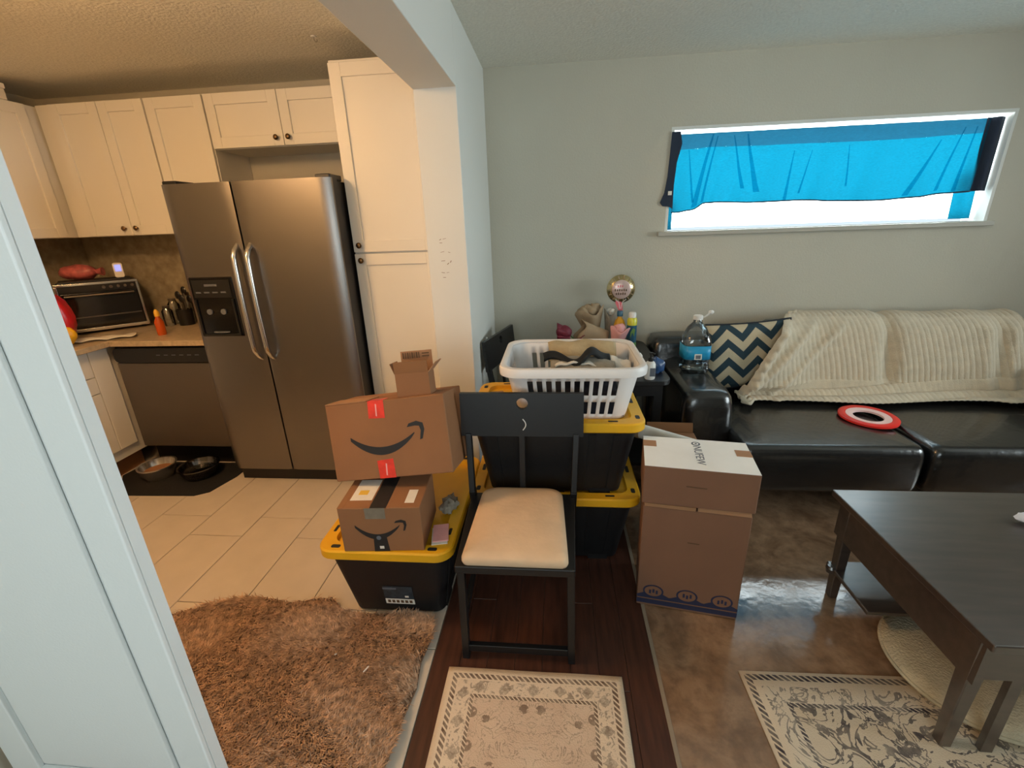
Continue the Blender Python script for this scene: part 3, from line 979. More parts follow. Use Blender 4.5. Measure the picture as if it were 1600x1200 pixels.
for i, (x, y, r, h) in enumerate(((-2.74, 2.9622, .036, .15), (-2.773, 3.0663, .04, .19), (-2.6783, 3.0947, .034, .23))):
    gj = thing('glass_jar', ('short clear glass jar beside the utensil caddy', 'round clear glass jar behind the sauce bottle', 'tall narrow glass jar at the backsplash by the caddy')[i], 'jar', (x, y, CZ), s=.9464)
    MB().lathe([(r * .9, 0), (r, .01), (r, h * .75), (r * .6, h * .88), (r * .6, h * .92)], n=18).build('jar', 'clear_plastic', gj, smooth=50)
    MB().lathe([(r * .66, h * .9), (r * .66, h)], n=18).build('lid', 'steel_dull', gj, smooth=40)
rf = thing('artificial_flower', 'dark red artificial flower leaning out beside the refrigerator', 'flower', (-2.5174, 3.0853, CZ), s=.9464)
MB().tube([(0, 0, 0.01), (-.01, 0, .2), (-.03, -.02, .37)], .005, 6).build('stem', 'oven_dark', rf, smooth=60)
for i in range(5):
    a = i * 1.256
    blob(MB(), (-.032 + .016 * math.cos(a), -.02 + .016 * math.sin(a), .40 + .006 * (i % 2)), .022, (1, 1, 1.2), 8, 6, .1, i).build('petal', 'red_flower', rf, smooth=60)
MB().lathe([(.04, 0), (.045, .08), (.03, .16), (.034, .17)], n=16).build('vase', 'oven_dark', rf, smooth=50)
rf.children[-1].location = (0, 0, 0)
tw = MB()
tw.grid(lambda u, v: (-3.019 + .312 * u + .019 * math.sin(v * 5), 2.399 + .19 * u + .095 * v, CZ + .004 + .010 * abs(math.sin(u * 9 + v * 3)) + .008 * math.sin(v * 3.1)), 20, 10)
t_ = tw.build('paper_towel', 'label_white', smooth=60, solid=.003, offset=1.0)
tag(t_, 'crumpled white paper towel in front of the toaster oven', 'paper towel')

# feeding mat and bowls
mt = MB().prism([(-2.68, 2.175), (-2.20, 2.19), (-2.13, 2.235), (-2.08, 2.42), (-2.08, 2.59), (-2.85, 2.59), (-2.88, 2.40)], (0, 0, .0005), (1, 0, 0), (0, 1, 0), (0, 0, 1), .005).build('feeding_mat', 'black_mat')
tag(mt, 'black rubber feeding mat on the tiles in front of the dishwasher', 'mat')
def bowl(name, label, x, y, r, h, m):
    t = thing(name, label, 'bowl', (x, y, .006))
    MB().lathe([(r * .72, 0), (r * .92, h * .5), (r, h), (r * 1.06, h), (r * 1.06, h + .006), (r * .96, h + .004), (r * .84, h * .5), (r * .6, .012)], n=28).build('bowl', m, t, smooth=40)
    MB().lathe([(r * .9, h * .52), (r * .9, h * .55)], n=24).build('bowl_content', 'water' if m == 'smoke_bowl' else 'cardboard_inside', t)
    return t
bowl('pet_bowl', 'shiny steel pet bowl on the feeding mat beside the base cabinet', -2.605, 2.40, .105, .085, 'steel_bowl')
bowl('pet_bowl', 'dark smoky pet bowl on the feeding mat by the refrigerator', -2.33, 2.42, .115, .075, 'smoke_bowl')
# ------------------------------------------------------------------ storage totes
def make_tote(label, loc, rotz, group):
    """long side along local x; 0.78 x 0.53 x 0.37"""
    t = thing('storage_tote', label, 'tote', loc, (0, 0, rotz), group)
    LX, LY, H = .375, .262, .37
    def ring(hx, hy, z, r):
        return [(a, b, z) for a, b in rrect(-hx, hx, -hy, hy, r)]
    mb = MB()
    loft(mb, [ring(LX - .085, LY - .072, .012, .04), ring(LX - .03, LY - .028, H - .045, .05), ring(LX - .03, LY - .028, H - .03, .05)])
    body = mb.build('tub', 'tote_black', t, smooth=35)
    # feet tabs that lock into the lid below
    for sx in (-.2, 0, .2):
        for sy_ in (-1, 1):
            yy = sy_ * (LY - .082)
            MB().box(sx - .045, sx + .045, yy - .012, yy + .012, .0, .03).build('foot', 'tote_black', body)
    # ribs on the tub sides
    for sx in (-.26, -.16, .16, .26):
        for sy_ in (-1, 1):
            MB().beam((sx * .93, sy_ * (LY - .069), .03), (sx, sy_ * (LY - .029), H - .06), .03, .006, (0, 1, 0)).build('rib', 'tote_black', body)
    mb = MB()
    loft(mb, [ring(LX - .006, LY - .006, H - .042, .06), ring(LX, LY, H - .036, .065), ring(LX, LY, H - .006, .065), ring(LX - .006, LY - .006, H, .06),
              ring(LX - .052, LY - .052, H, .045), ring(LX - .056, LY - .056, H - .018, .04)], cap=False)
    top = ring(LX - .056, LY - .056, H - .018, .04)
    k = len(top)
    mb.raw(top, [tuple(range(k))])
    bot = ring(LX - .006, LY - .006, H - .042, .06)
    mb.raw(bot, [tuple(range(k))[::-1]])
    lid = mb.build('lid', 'tote_yellow', t, smooth=40)
    # slots in the lid rim
    for sx, sy_ in ((-1, -1), (1, -1), (-1, 1), (1, 1)):
        MB().prism(rrect(-.009, .009, -.018, .018, .007, 3), (sx * (LX - .03), sy_ * (LY - .075), H - .0005), (1, 0, 0), (0, 1, 0), (0, 0, 1), .0014).build('lid_slot', 'ink_black', lid)
        MB().prism(rrect(-.02, .02, -.006, .006, .004, 3), (sx * .24, sy_ * (LY - .03), H - .0005), (1, 0, 0), (0, 1, 0), (0, 0, 1), .0014).build('lid_slot', 'ink_black', lid)
    for sx in (-1, 1):
        MB().prism(rrect(-.008, .008, -.03, .03, .006, 3), (sx * (LX - .03), 0, H - .0005), (1, 0, 0), (0, 1, 0), (0, 0, 1), .0014).build('lid_slot', 'ink_black', lid)
    return t
tA = make_tote('black storage tote with yellow lid carrying the shipping boxes', (-.645, 1.692, 0), math.radians(90), 'black storage totes with yellow lids')
tB = make_tote('black storage tote with yellow lid, lower of the stack behind the chair', (-.006, 1.955, 0), 0, 'black storage totes with yellow lids')
tC = make_tote('black storage tote with yellow lid, upper of the stack under the laundry basket', (-.006, 1.958, .3535), 0, 'black storage totes with yellow lids')
# product sticker on the front of the first tote (its short end faces the camera: local -x)
stk = [o_ for o_ in tA.children if o_.name.startswith('tub')][0]
def tote_front(a, z):                              # a across, z up on the sloped short end
    k = (z - .012) / (.37 - .057)
    return (-(.290 + .055 * k) - .0012, a, z)
def quad_on(fn, a0, a1, z0, z1, name, m, parent):
    p = [fn(a0, z0), fn(a1, z0), fn(a1, z1), fn(a0, z1)]
    q = [(x - .0008, y, z) for x, y, z in p]
    MB().raw(p + q, [(0, 1, 2, 3), (7, 6, 5, 4), (0, 4, 5, 1), (1, 5, 6, 2), (2, 6, 7, 3), (3, 7, 4, 0)]).build(name, m, parent)
# local +y is world -x for rotz = 90 deg
quad_on(tote_front, -.075, .045, .055, .085, 'sticker_band', 'label_white', stk)
quad_on(tote_front, -.075, .045, .090, .160, 'sticker_photo', 'sticker_dim', stk)
quad_on(lambda a, z: (tote_front(a, z)[0] - .0006,) + tote_front(a, z)[1:], -.01, .045, .142, .152, 'sticker_text', 'ink_grey', stk)
quad_on(lambda a, z: (tote_front(a, z)[0] - .0006,) + tote_front(a, z)[1:], -.055, -.04, .096, .106, 'sticker_text', 'label_white', stk)
for i in range(6):
    quad_on(lambda a, z: (tote_front(a, z)[0] - .0006,) + tote_front(a, z)[1:], -.066 + i * .018, -.054 + i * .018, .062, .078, 'sticker_text', 'ink_brown', stk)

# ------------------------------------------------------------------ cardboard boxes
def crescent(w, sag, th, n=18):
    """smile from (0,0) to (w,h) : list of outline points"""
    top, bot = [], []
    for i in range(n + 1):
        t = i / n
        x = w * t
        y = -sag * 4 * t * (1 - t) * (1 - .12 * (t - .5))
        k = th * (math.sin(math.pi * min(1, .08 + .92 * t)) ** .7 * .85 + .15)
        top.append((x, y + .0))
        bot.append((x, y - k))
    return top + bot[::-1]

def arrow(x, y, s):
    return [(x - .62 * s, y + .22 * s), (x - .5 * s, y + .40 * s), (x - .1 * s, y + .5 * s), (x + .22 * s, y + .38 * s), (x + .27 * s, y + .05 * s), (x + .12 * s, y - .42 * s),
            (x - .02 * s, y - .46 * s), (x + .08 * s, y + .0 * s), (x + .02 * s, y + .24 * s), (x - .2 * s, y + .27 * s)]

# small printed shipping box in the tote lid
SB = (.300, .245, .187)
sb = thing('shipping_box', 'small cardboard shipping box with black tape and printed smile on the tote lid', 'box', (-.784, 1.318, .3705), (0, 0, math.radians(4)))
w, d, h = SB
bdy = MB().box(0, w, 0, d, .0, h).build('box_body', 'cardboard', sb, bevel=.002, segs=1)
def front(mbname, pts, m, parent, o=(0, 0, 0), th=.0009):
    return MB().prism(pts, (o[0], o[1], o[2]), (1, 0, 0), (0, 0, 1), (0, -1, 0), th).build(mbname, m, parent)
def topd(mbname, pts, m, parent, z, th=.0009):
    return MB().prism(pts, (0, 0, z), (1, 0, 0), (0, 1, 0), (0, 0, 1), th).build(mbname, m, parent)
topd('black_tape', [(.118, 0), (.178, 0), (.178, d), (.118, d)], 'ink_black', sb, h)
topd('address_label', [(.03, .05), (.112, .05), (.112, .19), (.03, .19)], 'label_white', sb, h + .0002, .001)
topd('tape_edge', [(.0, .0), (.022, .0), (.022, d), (0, d)], 'cardboard_inside', sb, h)
topd('printed_note', [(.05, .085), (.085, .085), (.085, .115), (.05, .115)], 'label_yellow', sb, h + .0012, .0004)
topd('barcode_label', [(.238, .03), (.272, .03), (.272, .115), (.238, .115)], 'label_white', sb, h)
front('clear_tape', [(.098, h - .045), (.172, h - .045), (.172, h), (.098, h)], 'clear_tape', sb)
front('printed_smile', [(a, b) for a, b in crescent(.165, .040, .022)], 'ink_black', sb, (.055, 0, .115))
front('printed_arrow', arrow(.232, .112, .05), 'ink_black', sb)
front('black_tape', [(.115, .0), (.172, .0), (.166, .068), (.118, .068)], 'ink_black', sb, th=.0012)
front('printed_emblem', [(.137 + .009 * math.cos(i * .628), .06 + .009 * math.sin(i * .628)) for i in range(10)], 'ink_grey', sb, (0, -.0009, 0), .0006)
front('printed_emblem', [(.136, .012), (.152, .012), (.152, .024), (.136, .024)], 'label_white', sb, (0, -.0009, 0), .0006)

# large smile box, leaning back
bigb = thing('shipping_box', 'large cardboard shipping box with printed smile and red tape, leaning on the smaller box', 'box',
             (-.846, 1.462, .578), (math.radians(-13), math.radians(-6.3), math.radians(0)))
W, D, H = .468, .26, .300
MB().box(0, W, 0, D, .0, H).build('box_body', 'cardboard', bigb, bevel=.003, segs=1)
front('printed_smile', crescent(.255, .046, .031), 'ink_black', bigb, (.083, 0, .168))
front('printed_arrow', arrow(.358, .172, .075), 'ink_black', bigb)
for nm, pts in (('red_tape', [(.168, .235), (.232, .232), (.234, .300), (.172, .300)]), ('red_tape', [(.178, .0), (.243, .0), (.240, .074), (.176, .070)])):
    front(nm, pts, 'red_tape', bigb, th=.0012)
    cx = sum(p[0] for p in pts) / 4
    cz = sum(p[1] for p in pts) / 4
    front('tape_scratch', [(cx - .004, cz - .024), (cx + .001, cz - .026), (cx + .004, cz + .02), (cx - .001, cz + .022)], 'tissue_pink', bigb, (0, -.0012, 0), .0004)
topd('red_tape', [(.172, .0), (.234, .0), (.234, .05), (.172, .05)], 'red_tape', bigb, H, .0012)
topd('flap_seam', [(.01, D / 2 - .002), (W - .01, D / 2 - .002), (W - .01, D / 2 + .002), (.01, D / 2 + .002)], 'cardboard_inside', bigb, H, .0006)
topd('top_flap', [(.0, .0), (.165, .0), (.165, D / 2 - .003), (0, D / 2 - .003)], 'cardboard_light', bigb, H + .0005, .003)

# little open box standing on it
bigM = Matrix.LocRotScale(bigb.location, bigb.rotation_euler, None)
pos = bigM @ Vector((.285, .022, H + .0014))
ob2 = thing('open_box', 'little open cardboard box with raised flaps on top of the large smile box', 'box', pos, (math.radians(-9), math.radians(-4), math.radians(2)))
w, d, h = .128, .085, .088
th = .003
m_ = MB()
m_.box(0, w, 0, d, 0, th)
m_.box(0, w, 0, th, th, h)
m_.box(0, w, d - th, d, th, h)
m_.box(0, th, th, d - th, th, h)
m_.box(w - th, w, th, d - th, th, h)
m_.build('box_body', 'cardboard', ob2)
MB().beam((w / 2, th / 2, h), (w / 2, -.004, h + .045), w, th, (0, 1, 0)).build('flap', 'cardboard_inside', ob2)
bf = MB().beam((w / 2 + .002, d, h), (w / 2 + .002, d + .004, h + .075), w * .97, th, (0, 1, 0)).build('flap', 'cardboard_light', ob2)
MB().beam((0, d / 2, h), (-.014, d / 2, h + .04), d, th, (1, 0, 0)).build('flap', 'cardboard', ob2)
MB().beam((w, d / 2, h), (w + .034, d / 2, h + .036), d, th, (1, 0, 0)).build('flap', 'cardboard_light', ob2)
for i, (a0, a1) in enumerate(((.012, .018), (.023, .027), (.031, .037), (.041, .044), (.048, .055), (.059, .062), (.066, .072), (.076, .08))):
    MB().box(a0, a1, d + .0005 + .0005, d + .0015, h + .047, h + .070).build('barcode_bar', 'ink_brown', bf, loc=(0, -.0035, 0))
for zz in (.05, .061):
    MB().box(.09, .118, d + .001, d + .0015, h + zz, h + zz + .005).build('printed_line', 'ink_brown', bf, loc=(0, -.0035, 0))

# papers tucked in the lid beside the small box
pp = thing('paper_bundle', 'bundle of folded papers tucked in the yellow lid beside the small box', 'papers', (-.445, 1.43, .3535), (0, 0, math.radians(12)))
for i, mm in enumerate(('tissue_pink', 'label_white', 'snack_red', 'label_white', 'tissue_pink')):
    MB().box(-.03, .03, -.05, .05, i * .005, i * .005 + .0045).build('sheet', mm, pp, loc=(.004 * ((i * 7) % 3 - 1), .006 * ((i * 5) % 3 - 1), 0))
pb = blob(MB(), (0, 0, .028), .03, (1.1, 1.9, .9), 18, 10, .42, 4, 6.0).build('crumpled_rag', 'cloth_grey', None, smooth=30, loc=(-.452, 1.62, .3535))
tag(pb, 'crumpled grey rag on the yellow tote lid behind the papers', 'rag')

# pair of boxes beside the coffee table
RB = math.radians(-9.6)
lb = thing('moving_box', 'tall cardboard box with round blue icons printed along its bottom edge', 'box', (.330, 1.500, .0035), (0, 0, RB))
w, d, h = .378, .238, .474
MB().box(0, w, 0, d, 0, h).build('box_body', 'cardboard_shaded', lb, bevel=.003, segs=1)
MB().beam((w * .25, .0, h + .001), (w * .25, -.004, h + .018), w * .48, .004, (0, 1, 0)).build('flap', 'cardboard_light', lb)
MB().beam((w * .75, .0, h + .001), (w * .75, .012, h + .018), w * .48, .004, (0, 1, 0)).build('flap', 'cardboard_light', lb)
for x0 in (.004, w * .52):
    MB().box(x0, x0 + w * .46, .004, d - .004, h, h + .016).build('flap', 'cardboard_light', lb, bevel=.001, segs=1)
front('printed_band', [(0, .012), (w, .012), (w, .034), (0, .034)], 'ink_navy', lb)
hill = [(0, .040), (w, .040)]
for i in range(40, -1, -1):
    t = i / 40
    hill.append((w * t, .052 + .022 * abs(math.sin(t * math.pi * 3))))
front('printed_band', hill, 'ink_navy', lb)
for i, cx in enumerate((.062, .19, .318)):
    ri, ro = .033, .040
    pts = [(cx + ro * math.cos(a * .2618), .078 + ro * .75 * math.sin(a * .2618)) for a in range(24)]
    front('printed_icon', pts, 'ink_navy', lb, (0, -.0008, 0), .0008)
    pts = [(cx + ri * math.cos(a * .2618), .078 + ri * .75 * math.sin(a * .2618)) for a in range(24)]
    front('printed_icon_field', pts, 'cardboard_shaded', lb, (0, -.0015, 0), .0008)
    for k in range(3):
        a = cx - .016 + k * .013
        z0 = .066 + .005 * ((k + i) % 2)
        front('printed_icon_mark', [(a, z0), (a + .008, z0), (a + .008, z0 + .018), (a, z0 + .018)], 'ink_navy', lb, (0, -.0022, 0), .0006)
front('printed_line', [(.17, .33), (.212, .329), (.212, .333), (.17, .334)], 'ink_brown', lb)
ub = thing('moving_box', 'shallow cardboard box with grey lettering and window light tinted into its top, on the tall box', 'box', (.322, 1.492, .4965), (0, 0, RB + math.radians(.8)))
w, d, h = .390, .25, .157
MB().box(0, w, 0, d, 0, h).build('box_body', 'cardboard_shaded', ub, bevel=.003, segs=1)
topd('lit_top', [(.001, .001), (w - .001, .001), (w - .001, d - .001), (.001, d - .001)], 'cardboard_lit', ub, h)  # brightness from the window put into the top's colour
topd('packing_tape', [(.0, .16), (.05, .16), (.05, .21), (0, .21)], 'cardboard_light', ub, h + .0009)
topd('packing_tape', [(w - .055, .13), (w, .13), (w, .18), (w - .055, .18)], 'cardboard_light', ub, h + .0009)
text_part('printed_lettering', 'NUFEW', .042, 'ink_grey', ub, (.20, .115, h + .0014), (0, -1, 0), (1, 0, 0))
rg = [(.20 + .017 * math.cos(a), .209 + .017 * math.sin(a)) for a in [i * .5236 for i in range(12)]]
topd('printed_emblem', rg, 'ink_grey', ub, h + .0009, .0006)
topd('printed_emblem', [(.20 + (x - .20) * .62, .209 + (y - .209) * .62) for x, y in rg], 'cardboard_lit', ub, h + .0015, .0005)
topd('printed_emblem', [(.20 + (x - .20) * .28, .209 + (y - .209) * .28) for x, y in rg], 'ink_grey', ub, h + .002, .0005)
front('printed_line', [(.15, .085), (.22, .083), (.22, .087), (.15, .089)], 'ink_brown', ub)
# plain box and paper roll behind the pair
hb_ = thing('plain_box', 'plain brown box on the floor behind the stacked pair', 'box', (.415, 1.80, .0035), (0, 0, math.radians(-3)))
MB().box(.02, .245, .03, .30, 0, .50).build('box_body', 'cardboard', hb_, bevel=.003, segs=1)
MB().beam((.13, .30, .5), (.13, .315, .545), .22, .003, (0, 1, 0)).build('flap', 'cardboard_inside', hb_)
rl = thing('paper_roll', 'white paper roll lying on the plain box behind the stacked boxes', 'paper roll', (.385, 2.0, .557), (0, math.radians(3), math.radians(-32)))
MB().lathe([(.014, .02), (.034, .02), (.034, .0), (.034, .30), (.014, .30)], n=20, ax='x').build('roll', 'paper', rl, smooth=50)
MB().lathe([(.037, -.012), (.037, .02)], n=20, ax='x').build('end_wrap', 'kraft', rl, smooth=50)
MB().grid(lambda u, v: (.14 + .17 * u, -.035 - .05 * v, -.005 - .025 * v + .01 * math.sin(u * 7)), 10, 6).build('loose_sheet', 'paper', rl, smooth=60, solid=.001)

# ------------------------------------------------------------------ chairs
def make_chair(label, loc, rotz):
    """local: seat front towards -y, origin on the floor below the seat centre"""
    t = thing('folding_chair', label, 'chair', loc, (0, 0, rotz), 'black chairs with padded seats')
    m = 'chair_black'
    for s in (-1, 1):
        MB().beam((s * .192, -.190, 0), (s * .186, -.185, .425), .026, .03, (0, 1, 0)).build('leg', m, t, bevel=.003)
        MB().beam((s * .20, .30, 0), (s * .21, .205, .46), .026, .034, (0, 1, 0)).build('leg', m, t, bevel=.003)
        MB().beam((s * .21, .205, .455), (s * .218, .245, .70), .024, .03, (0, 1, 0)).build('back_post', m, t, bevel=.003)
        MB().beam((s * .192, -.18, .16), (s * .204, .26, .16), .018, .026).build('stretcher', m, t, bevel=.002)
    MB().beam((-.19, -.188, .045), (.19, -.188, .045), .02, .03).build('stretcher', m, t, bevel=.002)
    MB().beam((.0, .225, .44), (.0, .245, .70), .024, .014, (0, 1, 0)).build('back_splat', m, t, bevel=.002)
    w = MB()
    pts = [(-.2, -.222), (.2, -.222), (.215, .22), (-.215, .22)]
    w.prism(pts, (0, 0, .405), (1, 0, 0), (0, 1, 0), (0, 0, 1), .03)
    w.build('seat_frame', m, t, bevel=.004)
    # padded seat: trapezoid with rounded rear, domed
    mb = MB()
    def outline(k):
        pts = []
        for i in range(7):
            a = math.radians(-90 + 90 * i / 6)
            pts.append((.178 - .02 + .02 * math.cos(a), -.218 + .02 + .02 * math.sin(a)))
        for i in range(9):
            a = math.radians(0 + 90 * i / 8)
            pts.append((.165 - .07 + .07 * math.cos(a), .215 - .05 + .05 * math.sin(a)))
        pts += [(-x, y) for x, y in pts[::-1]]
        return [(x * k, y * k + .0) for x, y in pts]
    rings = []
    for k, z in ((.985, .435), (1.0, .445), (.998, .458), (.97, .468), (.85, .476), (.5, .482), (.1, .484)):
        rings.append([(x, y, z) for x, y in outline(k)])
    loft(mb, rings)
    mb.build('seat', 'seat_fabric', t, smooth=70)
    # back panel with a round finger hole
    mb = MB()
    Wp, z0, z1, r = .247, .690, .868, .0235
    hx, hz = .004, .826
    n = 32
    outer, inner = [], []
    for i in range(n):
        a = 2 * math.pi * i / n
        ca, sa = math.cos(a), math.sin(a)
        inner.append((hx + r * ca, hz + r * sa))
        k = min(((Wp - hx * (1 if ca > 0 else -1)) / abs(ca)) if abs(ca) > 1e-6 else 9, (((z1 - hz) if sa > 0 else (hz - z0)) / abs(sa)) if abs(sa) > 1e-6 else 9)
        outer.append((hx + k * ca, hz + k * sa))
    # add the corners exactly
    ang = [math.atan2(zz - hz, xx - hx) % (2 * math.pi) for xx, zz in ((Wp, z1), (-Wp, z1), (-Wp, z0), (Wp, z0))]
    cs = [(Wp, z1), (-Wp, z1), (-Wp, z0), (Wp, z0)]
    allp = [(2 * math.pi * i / n, outer[i], inner[i]) for i in range(n)] + [(a, c, (hx + r * math.cos(a), hz + r * math.sin(a))) for a, c in zip(ang, cs)]
    allp.sort(key=lambda q: q[0])
    n = len(allp)
    def yy(x, z):
        return .236 + .10 * (z - .69) - .25 * x * x * 0
    A = [(p[1][0], yy(*p[1]), p[1][1]) for p in allp] + [(p[2][0], yy(*p[2]), p[2][1]) for p in allp]
    B = [(x, y + .018, z) for x, y, z in A]
    fs = []
    for i in range(n):
        j = (i + 1) % n
        fs.append((i, j, n + j, n + i))
        fs.append((2 * n + i, 3 * n + i, 3 * n + j, 2 * n + j))
        fs.append((i, 2 * n + i, 2 * n + j, j))
        fs.append((n + i, n + j, 3 * n + j, 3 * n + i))
    mb.raw(A + B, fs)
    mb.build('back_panel', m, t)
    return t
ch1 = make_chair('black chair with padded beige seat and a holed back panel, before the totes', (-.137, 1.412, .0), 0)
lpz = [(-.137 + .137 + .010 + .012 * math.sin(math.pi * i / 8), .222, .726 + .045 * i / 8) for i in range(9)]
MB().tube([(.006 + .012 * math.sin(math.pi * i / 8), .236, .718 + .048 * i / 8) for i in range(9)], .0022, 6).build('edge_highlight', 'bottle_white', ch1, smooth=60)  # edge highlight below the finger hole, put in as a white sliver
ch2 = make_chair('black chair pushed in behind the totes with its back to the partition', (-.098, 2.665, 0), math.radians(76))

# ------------------------------------------------------------------ laundry basket
bk = thing('laundry_basket', 'white plastic laundry basket with slotted sides on the upper tote', 'basket', (.068, 1.955, .7085))
RZ = .245
TW, TD, BW, BD = .278, .230, .230, .165
def per_pts(k):
    """perimeter columns; k 0 bottom..1 top; returns x,y,tangent flag list"""
    hx, hy, r = BW + (TW - BW) * k, BD + (TD - BD) * k, .055 + .025 * k
    cols = []
    def side(n, f):
        for i in range(n):
            cols.append(f(i / n))
    nL, nS, nC = 50, 35, 6
    sx, sy_ = hx - r, hy - r
    side(nL, lambda t: (-sx + 2 * sx * t, -hy))
    side(nC, lambda t: (sx + r * math.sin(t * math.pi / 2), -sy_ - r * math.cos(t * math.pi / 2)))
    side(nS, lambda t: (hx, -sy_ + 2 * sy_ * t))
    side(nC, lambda t: (sx + r * math.cos(t * math.pi / 2), sy_ + r * math.sin(t * math.pi / 2)))
    side(nL, lambda t: (sx - 2 * sx * t, hy))
    side(nC, lambda t: (-sx - r * math.sin(t * math.pi / 2), sy_ + r * math.cos(t * math.pi / 2)))
    side(nS, lambda t: (-hx, sy_ - 2 * sy_ * t))
    side(nC, lambda t: (-sx - r * math.cos(t * math.pi / 2), -sy_ - r * math.sin(t * math.pi / 2)))
    return cols
zs = [0, .022, .085, .115, .185, .225, RZ - .012]
ringsP = [[(x, y, z) for x, y in per_pts(z / RZ)] for z in zs]
nP = len(ringsP[0])
mb = MB()
vs_ = [p for r in ringsP for p in r]
fs_ = []
nL, nS, nC = 50, 35, 6
starts = [(0, nL), (nL + nC, nS), (nL + nC + nS + nC, nL), (nL + nC + nS + nC + nL + nC, nS)]
def is_hole(j, i):
    if j not in (1, 3):
        return False
    for s0, n in starts:
        if s0 <= i < s0 + n:
            return (i - s0) % 5 in (1, 2, 3)
    return False
for j in range(len(zs) - 1):
    for i in range(nP):
        k = (i + 1) % nP
        if not is_hole(j, i):
            fs_.append((j * nP + i, j * nP + k, (j + 1) * nP + k, (j + 1) * nP + i))
fs_.append(tuple(range(nP))[::-1])
mb.raw(vs_, fs_)
mb.build('slotted_wall', 'basket_white', bk, smooth=45, solid=.004)
# rolled rim
rim = MB()
def rr(dx, z):
    return [(x * (1 + dx / TW), y * (1 + dx / TD), z) for x, y in per_pts(1.0)]
loft(rim, [rr(-.004, RZ - .022), rr(.012, RZ - .040), rr(.022, RZ - .036), rr(.024, RZ - .012), rr(.018, RZ), rr(.004, RZ + .002), rr(-.006, RZ - .006), rr(-.004, RZ - .022)], cap=False)
rim.build('rim', 'basket_white', bk, smooth=50)

# laundry: a dark pile plus the garments on top
dk = MB().grid(lambda u, v: (.068 + (u - .5) * .44, 1.955 + (v - .5) * .315, .7165 + .155 * (max(0, math.sin(math.pi * u)) * max(0, math.sin(math.pi * v))) ** .22 * (1 + .10 * vnoise(u * 7, v * 7, 2))), 26, 18)
d_ = dk.build('dark_laundry', 'cloth_dark', smooth=80)
tag(d_, 'pile of dark clothes filling the white laundry basket', 'laundry')
def garment(name, label, m, fn, nu, nv, th=.006, cat='clothing'):
    g = MB().grid(fn, nu, nv).build(name, m, smooth=70, solid=th, offset=1.0)
    return tag(g, label, cat, 'clothes on top of the laundry basket')
garment('folded_trousers', 'khaki folded trousers lying across the back of the laundry basket', 'cloth_khaki',
        lambda u, v: (-.03 + .30 * u, 2.00 + .125 * v, .895 + .07 * math.sin(math.pi * min(1, v * 1.15)) * (1 - .15 * (2 * u - 1) ** 2) + .006 * vnoise(u * 9, v * 6, 1)), 26, 14, .02)
garment('grey_shirt', 'grey folded shirt under the black waistband in the basket', 'cloth_grey',
        lambda u, v: (-.02 + .27 * u, 1.80 + .20 * v, .880 + .045 * math.sin(math.pi * v) + .012 * math.sin(math.pi * u) + .006 * vnoise(u * 8, v * 8, 3)), 26, 16, .01)
garment('black_waistband', 'black waistband twisted over the grey shirt in the basket', 'cloth_black',
        lambda u, v: (-.05 + .285 * u, 1.872 + .03 * math.sin(u * 7.5 + .6) + (.075 - .05 * math.sin(math.pi * min(1, u * 1.25))) * v, .930 + .016 * math.sin(math.pi * v) + .010 * math.sin(u * 11) + .026 * math.exp(-((u - .70) / .10) ** 2)), 34, 8, .014)
garment('cream_lining', 'cream trouser lining showing between the black waistband and grey shirt', 'cloth_white',
        lambda u, v: (.0 + .17 * u, 1.838 + .035 * v, .921 + .014 * math.sin(math.pi * u) + .004 * math.sin(u * 17)), 20, 5, .008)
garment('white_tee', 'white tee crumpled next to the grey shirt in the basket', 'cloth_white',
        lambda u, v: (.235 + .085 * u, 1.86 + .13 * v, .885 + .05 * math.sin(math.pi * v) * (1 - .5 * u) + .012 * vnoise(u * 6, v * 7, 5)), 12, 14, .008)

# loose things in the upper lid, left of the basket
fc = thing('flat_carton', 'flattened carton piece lying in the upper yellow lid', 'carton', (-.275, 1.985, .7065), (0, 0, math.radians(14)))
MB().box(-.045, .045, -.10, .13, 0, .004).build('carton_sheet', 'cardboard_light', fc)
MB().box(-.045, .02, -.02, .10, .004, .010).build('carton_sheet', 'cardboard', fc)
cw = blob(MB(), (0, 0, .018), .018, (1.8, 1, 1), 12, 8, .15, 3).build('candy_wrapper', 'snack_red', None, smooth=60, loc=(-.262, 1.90, .7115))
tag(cw, 'small red candy wrapper on the flattened carton', 'wrapper')
# ------------------------------------------------------------------ curtain
cu = thing('curtain', 'short blue sheer cloth pinned across the high window', 'curtain', (1.6562, 3.2462, 1.9732), s=.9464)
o = (1.75, 3.43, 2.0)
def hem(x):                       # lower edge of the cloth
    ks = [(.72, 1.545), (.80, 1.535), (.90, 1.548), (1.0, 1.59), (1.1, 1.592), (1.35, 1.582), (1.6, 1.585), (1.85, 1.572), (2.1, 1.565), (2.3, 1.575), (2.5, 1.592), (2.76, 1.60)]
    for (a, b), (c, d) in zip(ks, ks[1:]):
        if x <= c:
            t = max(0, (x - a) / (c - a))
            t = t * t * (3 - 2 * t)
            return b + (d - b) * t
    return ks[-1][1]
def ripple(x, t):
    return .010 * math.sin(x * 17 + 2.2 * math.sin(x * 3) + t * 1.5) * (.25 + .75 * t) + .006 * math.sin(x * 41 + t * 4) * t + .009 * math.exp(-((x - 1.02 - .12 * (1 - t)) / .02) ** 2) * t
def cl(u, v, x0=.775, x1=2.66):
    x = x0 + (x1 - x0) * u
    zt = 2.012
    z = zt + (hem(x) - zt) * v
    x2 = x + .02 * v * math.sin(x * 9) - (.03 * (1 - u) ** 6) * math.sin(math.pi * v) * 0
    return (x2, 3.405 + ripple(x, v), z)
HB = lambda u: .19 + .02 * math.sin(u * 3)
